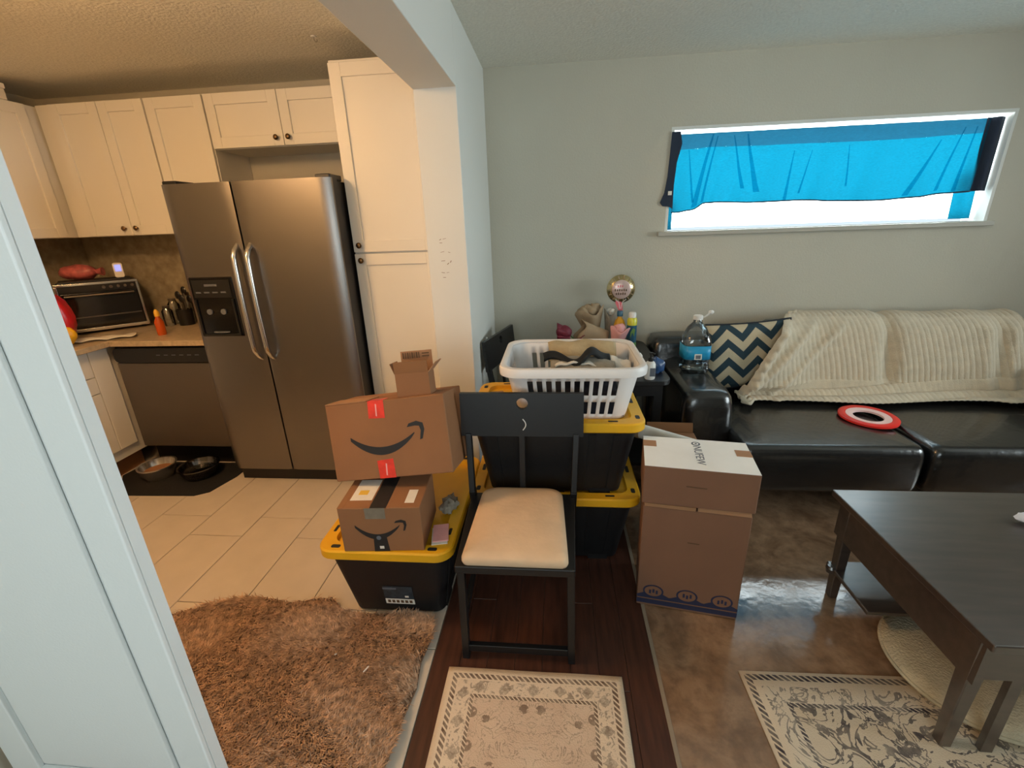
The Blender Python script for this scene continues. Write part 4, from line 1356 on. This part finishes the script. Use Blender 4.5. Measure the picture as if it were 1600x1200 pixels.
MB(o).grid(lambda u, v: cl(u, HB(u) + (1 - HB(u)) * v), 150, 26).build('cloth', 'curtain_blue', cu, smooth=80)
for u0, u1, wd_, va, vb in ((.13, .075, .010, .02, .97), (.145, .105, .006, .05, .97), (.20, .255, .006, .05, .80), (.245, .30, .009, .04, .85), (.05, .07, .004, .2, .9), (.40, .385, .005, .3, .99), (.46, .43, .004, .3, .9), (.58, .60, .004, .25, .8), (.86, .78, .008, .25, .97), (.93, .885, .006, .1, .95), (.965, .95, .006, .1, .98)):
    MB(o).grid(lambda u, v: (lambda p: (p[0], p[1] - .003, p[2]))(cl(u0 + (u1 - u0) * v + (u - .5) * wd_ * 1.5 * (.35 + 1.0 * v), va + (vb - va) * v)), 2, 14).build('pleat', 'curtain_pleat', cu, smooth=80)
MB(o).grid(lambda u, v: cl(u, v * HB(u)), 120, 6).build('top_hem', 'curtain_hem', cu, smooth=80)
MB(o).tube([(lambda p: (p[0], p[1] - .001, p[2]))(cl(i / 90, 1.0)) for i in range(91)], .0045, 6).build('bottom_hem', 'curtain_navy', cu, smooth=80)
# bunched opaque ends
MB(o).grid(lambda u, v: (2.635 + .105 * u, 3.40 + .012 * math.sin(u * 8), 2.015 + (1.598 - 2.015) * v), 10, 12).build('folded_end', 'curtain_navy', cu, smooth=60, solid=.006)
pts = [(.748, 2.02), (.80, 2.02), (.815, 1.95), (.79, 1.84), (.782, 1.70), (.785, 1.56), (.755, 1.575), (.720, 1.578), (.700, 1.60), (.725, 1.66), (.738, 1.76), (.744, 1.9)]
MB(o).prism([(a - o[0], b - o[2]) for a, b in pts], (o[0], 3.349, o[2]), (1, 0, 0), (0, 0, 1), (0, 1, 0), .008).build('folded_end', 'curtain_navy', cu)
MB(o).box(.748, .772, 3.3455, 3.349, 1.645, 1.67).build('care_label', 'label_white', cu)
MB(o).grid(lambda u, v: (2.585 + .135 * u + .012 * v, 3.455 + .006 * math.sin(u * 9), 1.70 + (1.432 - 1.70) * v), 10, 8).build('under_layer', 'curtain_blue', cu, smooth=60)
MB(o).grid(lambda u, v: (.755 + .05 * u, 3.42 + .012 * math.sin(u * 7 + v), 1.60 + (1.425 - 1.60) * v), 8, 8).build('under_layer', 'curtain_blue', cu, smooth=60)

# ------------------------------------------------------------------ sofa
sf = thing('sofa', 'long black leather sofa along the wall under the window', 'sofa', (1.82, 2.75, 0))
o = (1.82, 2.75, 0)
def cushion(x0, x1, y0, y1, z0, z1, name, parent=sf, r=.05, puff=.015, mt='leather', n=14):
    """soft box: superellipse sections"""
    mb = MB(o)
    rings = []
    hx, hy = (x1 - x0) / 2, (y1 - y0) / 2
    cx, cyy = (x0 + x1) / 2, (y0 + y1) / 2
    m_ = 9
    for j in range(m_ + 1):
        t = j / m_
        a = math.pi * (t - .5)
        zz = (z0 + z1) / 2 + (z1 - z0) / 2 * math.copysign(abs(math.sin(a)) ** .55, math.sin(a))
        ins = r * (1 - abs(math.cos(a)) ** .5)
        ring = [(cx + px, cyy + py, zz) for px, py in rrect(-hx + ins, hx - ins, -hy + ins, hy - ins, max(.012, r * .9), 5)]
        rings.append(ring)
    loft(mb, rings)
    top = [(cx + px * .6, cyy + py * .6, z1 + puff) for px, py in rrect(-hx + r, hx - r, -hy + r, hy - r, r * .6, 5)]
    if puff:
        loft(mb, [rings[-1], top])
    return mb.build(name, mt, parent, smooth=80)
MB(o).box(.69, 2.98, 2.30, 3.14, .05, .22).build('base', 'leather', sf, bevel=.02)
for x in (.75, 2.9):
    for y in (2.36, 3.08):
        MB(o).box(x - .03, x + .03, y - .03, y + .03, 0, .05).build('leg', 'black_plastic', sf)
cushion(.665, .945, 2.28, 3.16, .06, .635, 'arm', r=.07, puff=.012)
cushion(2.74, 3.0, 2.28, 3.16, .06, .635, 'arm', r=.07, puff=.012)
cushion(.92, 1.775, 2.085, 2.86, .17, .425, 'seat_cushion', r=.045, puff=.010)
cushion(1.80, 2.74, 2.085, 2.86, .17, .425, 'seat_cushion', r=.045, puff=.010)
cushion(.62, 2.9, 2.92, 3.168, .05, .775, 'back_frame', r=.06, puff=0)
def backc(x0, x1, zt):
    mb = MB(o)
    def f(u, v):
        a = u * 2 * math.pi
        x = x0 + (x1 - x0) * v
        e = min(v, 1 - v)
        k = (1 - max(0, 1 - e / .12) ** 2.5) * .9 + .1
        c_, s_ = math.cos(a), math.sin(a)
        yy = 2.945 + .115 * math.copysign(abs(c_) ** .7, c_) * k
        zz = .44 + (zt - .44) / 2 + (zt - .44) / 2 * math.copysign(abs(s_) ** .6, s_) * (.72 + .28 * k)
        return (x, yy + .28 * (zz - .64), zz)
    mb.grid(f, 28, 20)
    return mb.build('back_cushion', 'leather', sf, smooth=80)
backc(1.29, 1.985, .865)
backc(2.0, 2.70, .845)

# throw blanket over the back: ribbed
def prof(t, x):
    """t 0..1 from behind the top, over, down the cushions and onto the seat -> (y, z)"""
    e = .045 * math.exp(-((x - 1.992) / .045) ** 2) + .035 * math.exp(-((x - 2.62) / .10) ** 2)     # dip between the cushions
    zt = .902 - .5 * e - .018 * math.exp(-((x - 2.27) / .18) ** 2)
    P = [(3.10, zt - .07), (3.05, zt), (2.95, zt + .006), (2.86 + e * .5, zt - .055), (2.815 + e, .73), (2.785 + e, .62), (2.775 + e * .6, .525), (2.752, .464), (2.69, .452), (2.60, .449)]
    s = t * (len(P) - 1)
    i = min(int(s), len(P) - 2)
    f = s - i
    p0, p1, p2, p3 = P[max(i - 1, 0)], P[i], P[i + 1], P[min(i + 2, len(P) - 1)]
    def cr_(a, b, c, d):
        return .5 * ((2 * b) + (-a + c) * f + (2 * a - 5 * b + 4 * c - d) * f * f + (-a + 3 * b - 3 * c + d) * f ** 3)
    return cr_(p0[0], p1[0], p2[0], p3[0]), cr_(p0[1], p1[1], p2[1], p3[1])
def blk(u, v):
    xl = 1.515 - .435 * min(1, max(0, (v - .10) / .68)) ** .85 + .02 * math.sin(v * 9)
    xr = 2.675 + .13 * v + .02 * math.sin(v * 7)
    x = xl + (xr - xl) * u
    y, z = prof(v, x)
    front_k = min(1, max(0, (v - .25) / .1))
    kx = min(1, max(0, (1.62 - x) / .34))
    y -= .085 * kx * kx * (3 - 2 * kx) * front_k * min(1, max(0, (.80 - v) / .12))
    # folds near the right end and bunching on the seat
    y -= .022 * front_k * math.exp(-((x - 2.53) / .05) ** 2) + .03 * front_k * math.exp(-((x - 2.66) / .04) ** 2)
    if v > .68:
        k = (v - .68) / .32
        z += .026 * abs(math.sin(k * 7.5 + x * 1.4 + .8 * math.sin(x * 3))) * (1 - .35 * k)
        y += .05 * (vnoise(x * 2.4, 0, 2)) * k - .05 * k * max(0, (x - 1.8))
    # diagonal folds left
    q = (x - 1.13) * 1.0 + (z - .45) * -1.05
    y -= .030 * front_k * math.exp(-((q + .02) / .035) ** 2) + .018 * front_k * math.exp(-((q - .16) / .03) ** 2)
    # rolled left border
    b_ = math.exp(-((u - .018) / .02) ** 2)
    y -= .040 * b_ * front_k
    # ribs
    ph = (x + .18 * (z - .5)) * 2 * math.pi / .031
    rb = .0048 * abs(math.sin(ph / 2)) ** .8
    rb += .007 * b_ * math.sin(v * 110)
    if v < .68:
        return (x, y - rb, z + (rb if v < .25 else 0))
    return (x, y, z + rb * .8 + .003)
bl = MB().grid(blk, 420, 130).build('throw_blanket', 'blanket', smooth=80, solid=.006, offset=1.0)
tag(bl, 'ribbed beige throw blanket draped over the sofa back and seat', 'blanket')

# chevron pillow
pw = thing('throw_pillow', 'chevron throw pillow in teal and beige in the sofa corner', 'pillow', (1.185, 2.825, .686), (math.radians(-12), math.radians(-3), math.radians(4)), s=.955)
def pil(sgn):
    def f(u, v):
        a, b = 2 * u - 1, 2 * v - 1
        h = .215
        k = ((1 - abs(a) ** 2.4) * (1 - abs(b) ** 2.4)) ** .5
        wv = 1 - .06 * (1 - b * b) * (abs(a) ** 4)
        wh = 1 - .06 * (1 - a * a) * (abs(b) ** 4)
        return (a * .275 * wv, sgn * .062 * k, b * h * wh)
    return f
w = MB()
w.grid(pil(-1), 26, 26)
w.grid(pil(1), 26, 26)
pbody = w.build('pillow_body', 'chevron', pw, smooth=80)
edge = [pil(1)(t / 26, 0) for t in range(27)] + [pil(1)(1, t / 26) for t in range(1, 27)] + [pil(1)(1 - t / 26, 1) for t in range(1, 27)] + [pil(1)(0, 1 - t / 26) for t in range(1, 26)]
MB().tube(edge, .0065, 7, closed=True).build('piping', 'pillow_piping', pbody, smooth=80)

# water jug on the arm
jg = thing('water_jug', 'clear gallon water jug with a blue label standing on the sofa arm', 'jug', (.806, 2.63, .648))
def sq(r, z, p=.45):
    return [(r * math.copysign(abs(math.cos(a)) ** p, math.cos(a)) * .92, r * math.copysign(abs(math.sin(a)) ** p, math.sin(a)) * .92, z) for a in [i * 2 * math.pi / 32 for i in range(32)]]
w = MB()
loft(w, [sq(.070, 0), sq(.080, .012), sq(.081, .05), sq(.077, .06), sq(.081, .07), sq(.082, .18), sq(.078, .21, .6), sq(.055, .262, .9), sq(.026, .292, 1), sq(.024, .312, 1)])
w.build('jug_body', 'clear_plastic', jg, smooth=60)
w = MB()
loft(w, [sq(.066, .004), sq(.076, .014), sq(.077, .05), sq(.073, .06), sq(.077, .07), sq(.077, .168)])
w.build('water', 'water', jg, smooth=60)
w = MB()
loft(w, [sq(.0835, .088), sq(.0835, .166)], cap=False)
lbl = w.build('label', 'jug_label', jg, smooth=60, solid=.0006)
MB().box(-.022, .018, -.0795, -.0785, .09, .122).build('label_box', 'label_white', lbl)
MB().box(-.016, .012, -.0800, -.0793, .094, .116).build('barcode', 'ink_grey', lbl)
for zz in (.028, .042):
    w = MB()
    loft(w, [sq(.0815, zz), sq(.083, zz + .004), sq(.0815, zz + .008)], cap=False)
    w.build('rib', 'clear_plastic', jg, smooth=60)
MB().lathe([(.026, .306), (.026, .326), (.022, .33)], n=18).build('cap', 'bottle_white', jg, smooth=40)
MB().tube([(.02, 0, .314), (.04, -.004, .326), (.06, -.004, .342), (.072, 0, .35), (.066, .006, .336), (.04, .008, .318), (.02, .006, .312)], .003, 6).build('handle', 'bottle_white', jg, smooth=70)
blob(MB(), (.068, 0, .345), .012, (1.3, .7, 1), 10, 7, .1, 1).build('handle_tab', 'bottle_white', jg, smooth=70)

# red throwing ring on the seat
rgx = thing('throwing_ring', 'red and pink flat throwing ring lying on the black sofa seat', 'ring', (1.692, 2.425, .4375), (math.radians(2), math.radians(1), math.radians(-22)))
MB().lathe([(.098, .006), (.104, .0), (.128, .0), (.138, .004), (.138, .014), (.128, .020), (.112, .018)], n=40).build('outer_rim', 'red_ring', rgx, smooth=50)
rgx.children[0].hide_render = False
w = MB()
def annulus(mb, prof, n=48):
    vs, fs = [], []
    m_ = len(prof)
    for i in range(n):
        a = 2 * math.pi * i / n
        for r, z in prof:
            vs.append((r * math.cos(a), r * math.sin(a), z))
    for i in range(n):
        k = (i + 1) % n
        for j in range(m_):
            l = (j + 1) % m_
            fs.append((i * m_ + j, i * m_ + l, k * m_ + l, k * m_ + j))
    return mb.raw(vs, fs)
old = rgx.children[0]
bpy.data.objects.remove(old)
annulus(MB(), [(.104, .001), (.128, .0), (.138, .004), (.138, .014), (.128, .020), (.104, .016)]).build('outer_rim', 'red_ring', rgx, smooth=50)
annulus(MB(), [(.070, .004), (.103, .002), (.103, .0165), (.070, .014)]).build('inner_disc', 'ring_pink', rgx, smooth=50)

# ------------------------------------------------------------------ end table and the things on it
et = thing('end_table', 'black end table beside the sofa arm, carrying bottles and flowers', 'table', (.36, 2.72, 0))
o = (.36, 2.72, 0)
TZ = .70
MB(o).prism(rrect(.125, .607, 2.29, 3.165, .066), (0, 0, TZ - .028), (1, 0, 0), (0, 1, 0), (0, 0, 1), .028).build('tabletop', 'chair_black', et, bevel=.004)
MB(o).box(.15, .57, 2.335, 3.12, TZ - .10, TZ - .028).build('apron', 'chair_black', et)
for x in (.165, .55):
    for y in (2.36, 3.1):
        MB(o).box(x - .022, x + .022, y - .022, y + .022, 0.003, TZ - .028).build('leg', 'chair_black', et)
MB(o).box(.165, .55, 2.36, 3.1, .16, .18).build('shelf', 'chair_black', et)

lo = thing('lotion_bottle', 'white pump lotion bottle with a black top on the end table', 'bottle', (.497, 2.335, TZ), s=.9464)
MB().lathe([(.026, 0), (.029, .006), (.029, .085), (.022, .098), (.014, .103)], n=20).build('bottle', 'bottle_white', lo, smooth=50)
MB().lathe([(.014, .102), (.014, .122), (.005, .124), (.005, .142), (.010, .143), (.010, .152)], n=16).build('pump', 'black_plastic', lo, smooth=40)
MB().beam((0, 0, .148), (.02, -.012, .146), .008, .007).build('spout', 'black_plastic', lo)
MB().box(-.006, .022, -.0305, -.0285, .022, .07).build('label', 'ink_grey', lo)
bg_ = thing('blue_pouch', 'crumpled shiny blue pouch behind the lotion bottle', 'pouch', (.5536, 2.4417, TZ), s=.9464)
blob(MB(), (0, 0, .042), .043, (1.1, .8, 1.05), 16, 10, .25, 6, 4.0).build('pouch', 'blue_bag', bg_, smooth=50)
cl2 = thing('white_tube', 'small white tube standing behind the lotion bottle', 'tube', (.455, 2.42, TZ), s=.9464)
MB().lathe([(.016, 0), (.016, .02), (.018, .022), (.016, .11), (.004, .125)], n=14).build('tube', 'bottle_white', cl2, smooth=50)
# spray can and amber bottle
sc_ = thing('spray_can', 'yellow and blue spray can with a pale cap on the end table', 'spray can', (.4874, 2.9149, TZ), s=.9464)
MB().lathe([(.031, 0), (.033, .004), (.033, .06)], n=20).build('can_foot', 'can_green', sc_, smooth=50)
MB().lathe([(.0332, .058), (.0332, .175)], n=20).build('can_label', 'can_blue', sc_, smooth=50)
MB().lathe([(.033, .172), (.033, .21), (.026, .226)], n=20).build('can_shoulder', 'can_yellow', sc_, smooth=50)
MB().lathe([(.026, .224), (.026, .252), (.02, .262)], n=20).build('cap', 'bottle_white', sc_, smooth=50)
MB().prism([(-.014, .09), (.0, .13), (.012, .10), (.018, .15), (.004, .16), (-.012, .13)], (0, -.0345, 0), (1, 0, 0), (0, 0, 1), (0, 1, 0), .0012).build('label_mark', 'can_green', sc_)
am = thing('amber_bottle', 'amber yellow bottle between the tissue flowers and spray can', 'bottle', (.4117, 2.9338, TZ), s=.9464)
MB().lathe([(.036, 0), (.04, .01), (.04, .17), (.03, .205), (.016, .22), (.016, .235)], n=20).build('bottle', 'plastic_amber', am, smooth=50)
MB().lathe([(.02, .232), (.02, .262), (.017, .268)], n=16).build('cap', 'can_blue', am, smooth=40)
# round foil balloon on a stick
ba = thing('stick_balloon', 'round foil greeting balloon on a stick with pink ribbon', 'balloon', (.4278, 3.06, TZ), s=.9464)
MB().tube([(0, 0, 0), (0, 0, .33)], .003, 6).build('stick', 'bottle_white', ba, smooth=60)
w = MB()
w.lathe([(.001, -.028), (.04, -.024), (.062, -.012), (.070, 0), (.072, .002), (.062, .014), (.04, .024), (.001, .028)], (0, 0, .395), 36, 'y')
bal = w.build('balloon', 'foil_gold', ba, smooth=70)
bal.scale = (1.35, 1.2, 1.35)
bal.location = (0, 0, -.395 * .35)
pts = [(.048 * math.cos(a), .048 * math.sin(a)) for a in [i * .2618 for i in range(24)]]
MB().lathe([(.048, -.0225), (.044, -.0255), (.02, -.029), (.001, -.0298)], (0, 0, .395), 30, 'y').build('balloon_face', 'foil_pink', bal, smooth=70)
for k, (zz, hw) in enumerate(((.412, .020), (.392, .034), (.374, .028))):
    for i in range(int(hw * 2 / .011)):
        a = -hw + i * .011
        MB().box(a, a + .005, -.0315, -.029, zz - .005, zz + .005 + .002 * ((i + k) % 2)).build('face_mark', 'ink_brown' if k else 'ribbon_pink', bal)
for i in range(14):
    a = i * 2 * math.pi / 14
    MB().beam((.052 * math.cos(a), -.018, .395 + .052 * math.sin(a)), (.066 * math.cos(a), -.008, .395 + .066 * math.sin(a)), .006, .003).build('rim_pleat', 'kraft', bal)
for s in (-1, 1):
    MB().tube([(0, -.01, .315), (s * .012, -.02, .335), (s * .03, -.02, .342), (s * .035, -.016, .325), (s * .012, -.012, .305), (s * .004, -.012, .26)], .003, 6).build('ribbon', 'bottle_white', ba, smooth=60)
w = MB().prism([(-.03, .33), (.012, .30), (.018, .25), (-.01, .245), (-.036, .30)], (0, -.008, 0), (1, 0, 0), (0, 0, 1), (0, -1, 0), .006).build('ribbon_bow', 'ribbon_pink', ba)
# wrapped bouquets
def cone_wrap(label, loc, rot, m, h, r0, r1, seed, flower=None, nm='wrapped_bouquet'):
    t = thing(nm, label, 'bouquet', loc, rot, s=.9464)
    n = 22
    def f(u, v):
        a = u * 2 * math.pi
        r = r0 + (r1 - r0) * v ** 1.1 * (1 + .12 * v * math.sin(a * 5 + seed))
        return (r * math.cos(a), r * .7 * math.sin(a), h * v * (1 + .10 * v * math.sin(a * 3 + seed)))
    MB().grid(f, n, 8).build('wrap', m, t, smooth=35, solid=.0015)
    if flower:
        for i in range(7):
            a = i * .9 + seed
            rr_ = r1 * .45 * (i % 3) / 2
            blob(MB(), (rr_ * math.cos(a), rr_ * .7 * math.sin(a), h * (.97 + .05 * (i % 2))), r1 * .42, (1, .9, .9), 10, 7, .25, i + seed, 4).build('petal', flower, t, smooth=60)
    return t
cone_wrap('kraft paper bouquet lying sideways behind the basket', (.317, 2.8392, TZ + .0994), (math.radians(5), math.radians(-72), math.radians(8)), 'kraft', .19, .05, .075, 1)
cone_wrap('large kraft paper bouquet wrap standing behind the basket', (.2603, 2.9906, TZ), (math.radians(0), math.radians(-10), 0), 'kraft', .265, .02, .10, 2, 'kraft')
cone_wrap('grey paper bouquet wrap leaning beside the large kraft one', (.352, 3.019, TZ), (0, math.radians(4), 0), 'cloth_grey', .245, .018, .05, 4, 'cloth_white')
cone_wrap('pink tissue paper bouquet with ruffled top behind the basket', (.3738, 2.8203, TZ), (math.radians(4), math.radians(8), 0), 'tissue_pink', .18, .02, .062, 3, 'tissue_pink')
rs = thing('dried_rose', 'dark red rose leaning out past the kraft bouquets behind the basket', 'rose', (.1893, 2.773, TZ), s=.9464)
MB().tube([(0, 0, .003), (-.03, 0, .05), (-.07, 0, .105), (-.10, 0, .14)], .0045, 6).build('stem', 'can_green', rs, smooth=60)
hd = blob(MB(), (-.145, 0, .165), .046, (1.15, .95, 1.0), 16, 10, .08, 2, 5).build('rose_head', 'rose_dark', rs, smooth=70)
for i in range(6):
    a = i * 1.047
    def pf(u, v, a=a):
        t = a + (u - .5) * 1.4
        r = .030 + .022 * v + .006 * math.sin(u * 6)
        return (-.105 - .085 * v, r * math.cos(t), .150 + .022 * v + r * math.sin(t))
    MB().grid(pf, 6, 6).build('petal', 'rose_dark', rs, smooth=70, solid=.002)
for i in range(3):
    MB().grid(lambda u, v: (-.06 - .02 * i + .05 * u, -.02 + .04 * v * (1 - u), .12 - .02 * i + .03 * u - .02 * (v - .5) ** 2), 5, 4).build('leaf', 'rose_dark', rs, smooth=60, solid=.001)

# ------------------------------------------------------------------ coffee table
ctb = thing('coffee_table', 'dark brown wooden coffee table with glossy top in front of the sofa', 'table', (1.7, 1.31, 0))
o = (1.7, 1.31, 0)
MB(o).box(1.095, 2.32, .952, 1.664, .436, .462).build('tabletop', 'table_wood', ctb, bevel=.005, segs=2)
for a in ((1.122, 2.29, 1.60, 1.622), (1.122, 2.29, .995, 1.017)):
    MB(o).box(a[0], a[1], a[2], a[3], .295, .436).build('apron', 'table_wood', ctb)
for x0 in (1.116, 2.278):
    MB(o).box(x0, x0 + .02, .985, 1.63, .285, .436).build('apron', 'table_wood', ctb)
for x in (1.137, 2.28):
    for y in (1.59, 1.02):
        MB(o).frustum((x - .016, x + .016, y - .016, y + .016), .008 if y < 1.2 else .001, (x - .024, x + .024, y - .024, y + .024), .436).build('leg', 'table_wood', ctb, bevel=.003, segs=1)
MB(o).box(1.112, 2.30, 1.365, 1.625, .128, .146).build('shelf', 'table_wood', ctb, bevel=.003, segs=1)
MB(o).box(1.225, 1.257, .998, 1.016, .008, .30).build('end_slat', 'table_wood', ctb)
MB(o).lathe([(.016, 0), (.02, .02), (.014, .03)], (1.112, 1.59, .122), 12).build('corner_bracket', 'table_wood', ctb, smooth=40)

# purple and white cloth flowers on the table
fw = thing('table_flowers', 'purple and white cloth flowers lying on the coffee table', 'flowers', (1.712, 1.43, .4625))
for i in range(11):
    a = i * 2.4
    rr_ = .018 + .0115 * i ** .9
    blob(MB(), (rr_ * math.cos(a), rr_ * math.sin(a), .022 + .01 * (i % 3)), .026, (1.2, .9, .7), 10, 7, .3, i, 4).build('petal', 'flower_white' if i % 3 == 0 else 'flower_purple', fw, smooth=50)

# round pet cushion under the table
pc = thing('pet_cushion', 'round beige fleece cushion on the floor under the coffee table', 'cushion', (1.405, 1.255, .008))
w = MB()
R_ = .252
w.lathe([(R_ * .92, 0), (R_ * .99, .012), (R_, .024), (R_ * .97, .038), (R_ * .85, .050), (R_ * .5, .054), (.01, .055)], n=48)
w.build('cushion_body', 'pet_cushion', pc, smooth=70)
MB().tube([(R_ * 1.0 * math.cos(a * .1309), R_ * 1.0 * math.sin(a * .1309), .024) for a in range(48)], .006, 6, closed=True).build('piping', 'pet_cushion', pc, smooth=70)

# ------------------------------------------------------------------ rugs
r1 = MB().grid(lambda u, v: ((u - .5) * .61, (v - .5) * .92, .0065 + .0012 * vnoise(u * 6, v * 9, 1)), 30, 40).build('runner_rug', 'runner_cloth', None, smooth=80, solid=.006, offset=-1, loc=(-.078, .708, 0))
tag(r1, 'faded beige oriental runner rug on the dark wood floor before the chair', 'rug')
r2 = MB().grid(lambda u, v: ((u - .5) * 1.5, (v - .5) * 2.1, .0065), 20, 20).build('area_rug', 'big_rug_cloth', None, smooth=80, solid=.0055, offset=-1, loc=(1.404, .182, 0.001))
r2.rotation_euler = (0, 0, math.radians(1.2))
tag(r2, 'cream area rug with dark scrollwork under the coffee table', 'rug')

# faux-fur rug: backing plus strands
fu = thing('fur_rug', 'shaggy brown faux fur rug lying on the kitchen tiles', 'rug', (-1.0, 1.1, 0))
outline = [(-1.80, .80), (-1.74, 1.10), (-1.62, 1.30), (-1.46, 1.385), (-1.32, 1.425), (-1.216, 1.425), (-1.12, 1.405), (-1.027, 1.43), (-.95, 1.44), (-.885, 1.39), (-.80, 1.372), (-.70, 1.37), (-.58, 1.372),
           (-.49, 1.35), (-.478, 1.28), (-.49, 1.18), (-.478, 1.08), (-.495, .96), (-.50, .86), (-.52, .76), (-.56, .66), (-.70, .60), (-1.0, .58), (-1.3, .60), (-1.6, .66)]
cxy = (-1.1, 1.0)
MB((-1.0, 1.1, 0)).prism([(x + 1.0, y - 1.1) for x, y in outline], (-1.0, 1.1, .001), (1, 0, 0), (0, 1, 0), (0, 0, 1), .008).build('rug_backing', 'fur_base', fu)
poly = np.array(outline)
def inside(px, py):
    c = np.zeros(len(px), bool)
    n = len(poly)
    for i in range(n):
        x1, y1 = poly[i]
        x2, y2 = poly[(i + 1) % n]
        cond = ((y1 > py) != (y2 > py))
        c ^= cond & (px < (x2 - x1) * (py - y1) / (y2 - y1 + 1e-12) + x1)
    return c
NS = 150000
px = rng.uniform(-1.8, -.46, NS)
py = rng.uniform(.56, 1.47, NS)
ok = inside(px, py)
# keep clear of the tote standing on the tiles behind the rug edge, and behind the door nothing shows
ok &= ~((px > -.88) & (py > 1.372))
px, py = px[ok], py[ok]
n = len(px)
cl_ang = 1.2 * np.sin(px * 9 + 2 * np.sin(py * 7)) + 1.3 * np.cos(py * 11 + px * 5) + rng.normal(0, .7, n) - 1.2
ln = rng.uniform(.026, .046, n)
lean = rng.uniform(.35, .95, n)
dx, dy = np.cos(cl_ang), np.sin(cl_ang)
wd = rng.uniform(.0013, .0027, n)
sxv, syv = -dy * wd, dx * wd
base = np.stack([px + 1.0, py - 1.1, np.full(n, .008)], 1)
side = np.stack([sxv, syv, np.zeros(n)], 1)
mid = base + np.stack([dx * ln * lean * .35, dy * ln * lean * .35, ln * .55], 1)
tip = base + np.stack([dx * ln * lean, dy * ln * lean, ln * (.95 - .35 * lean)], 1)
V = np.stack([base - side, base + side, mid + side * .8, mid - side * .8, tip], 1).reshape(-1, 3)
idx = np.arange(n) * 5
loops = np.stack([idx, idx + 1, idx + 2, idx + 3, idx + 3, idx + 2, idx + 4], 1).reshape(-1)
me = bpy.data.meshes.new('fur_pile')
me.vertices.add(len(V))
me.vertices.foreach_set('co', V.reshape(-1))
me.loops.add(len(loops))
me.loops.foreach_set('vertex_index', loops)
me.polygons.add(2 * n)
st_ = np.stack([np.arange(n) * 7, np.arange(n) * 7 + 4], 1).reshape(-1)
me.polygons.foreach_set('loop_start', st_)
me.update(calc_edges=True)
me.validate()
me.materials.append(MATS['fur'])
fp = bpy.data.objects.new('fur_pile', me)
COL.objects.link(fp)
fp.parent = fu
fp['kind'] = 'stuff'
for i, (x, y, a) in enumerate(((-.665, 1.11, 60), (-.80, 1.16, 10))):
    l_ = .012 if i == 0 else .004
    ca, sa = math.cos(math.radians(a)), math.sin(math.radians(a))
    MB().beam((x + 1.0 - ca * l_, y - 1.1 - sa * l_, .043), (x + 1.0 + ca * l_, y - 1.1 + sa * l_, .046), .004, .002).build('lint', 'bottle_white', fu)
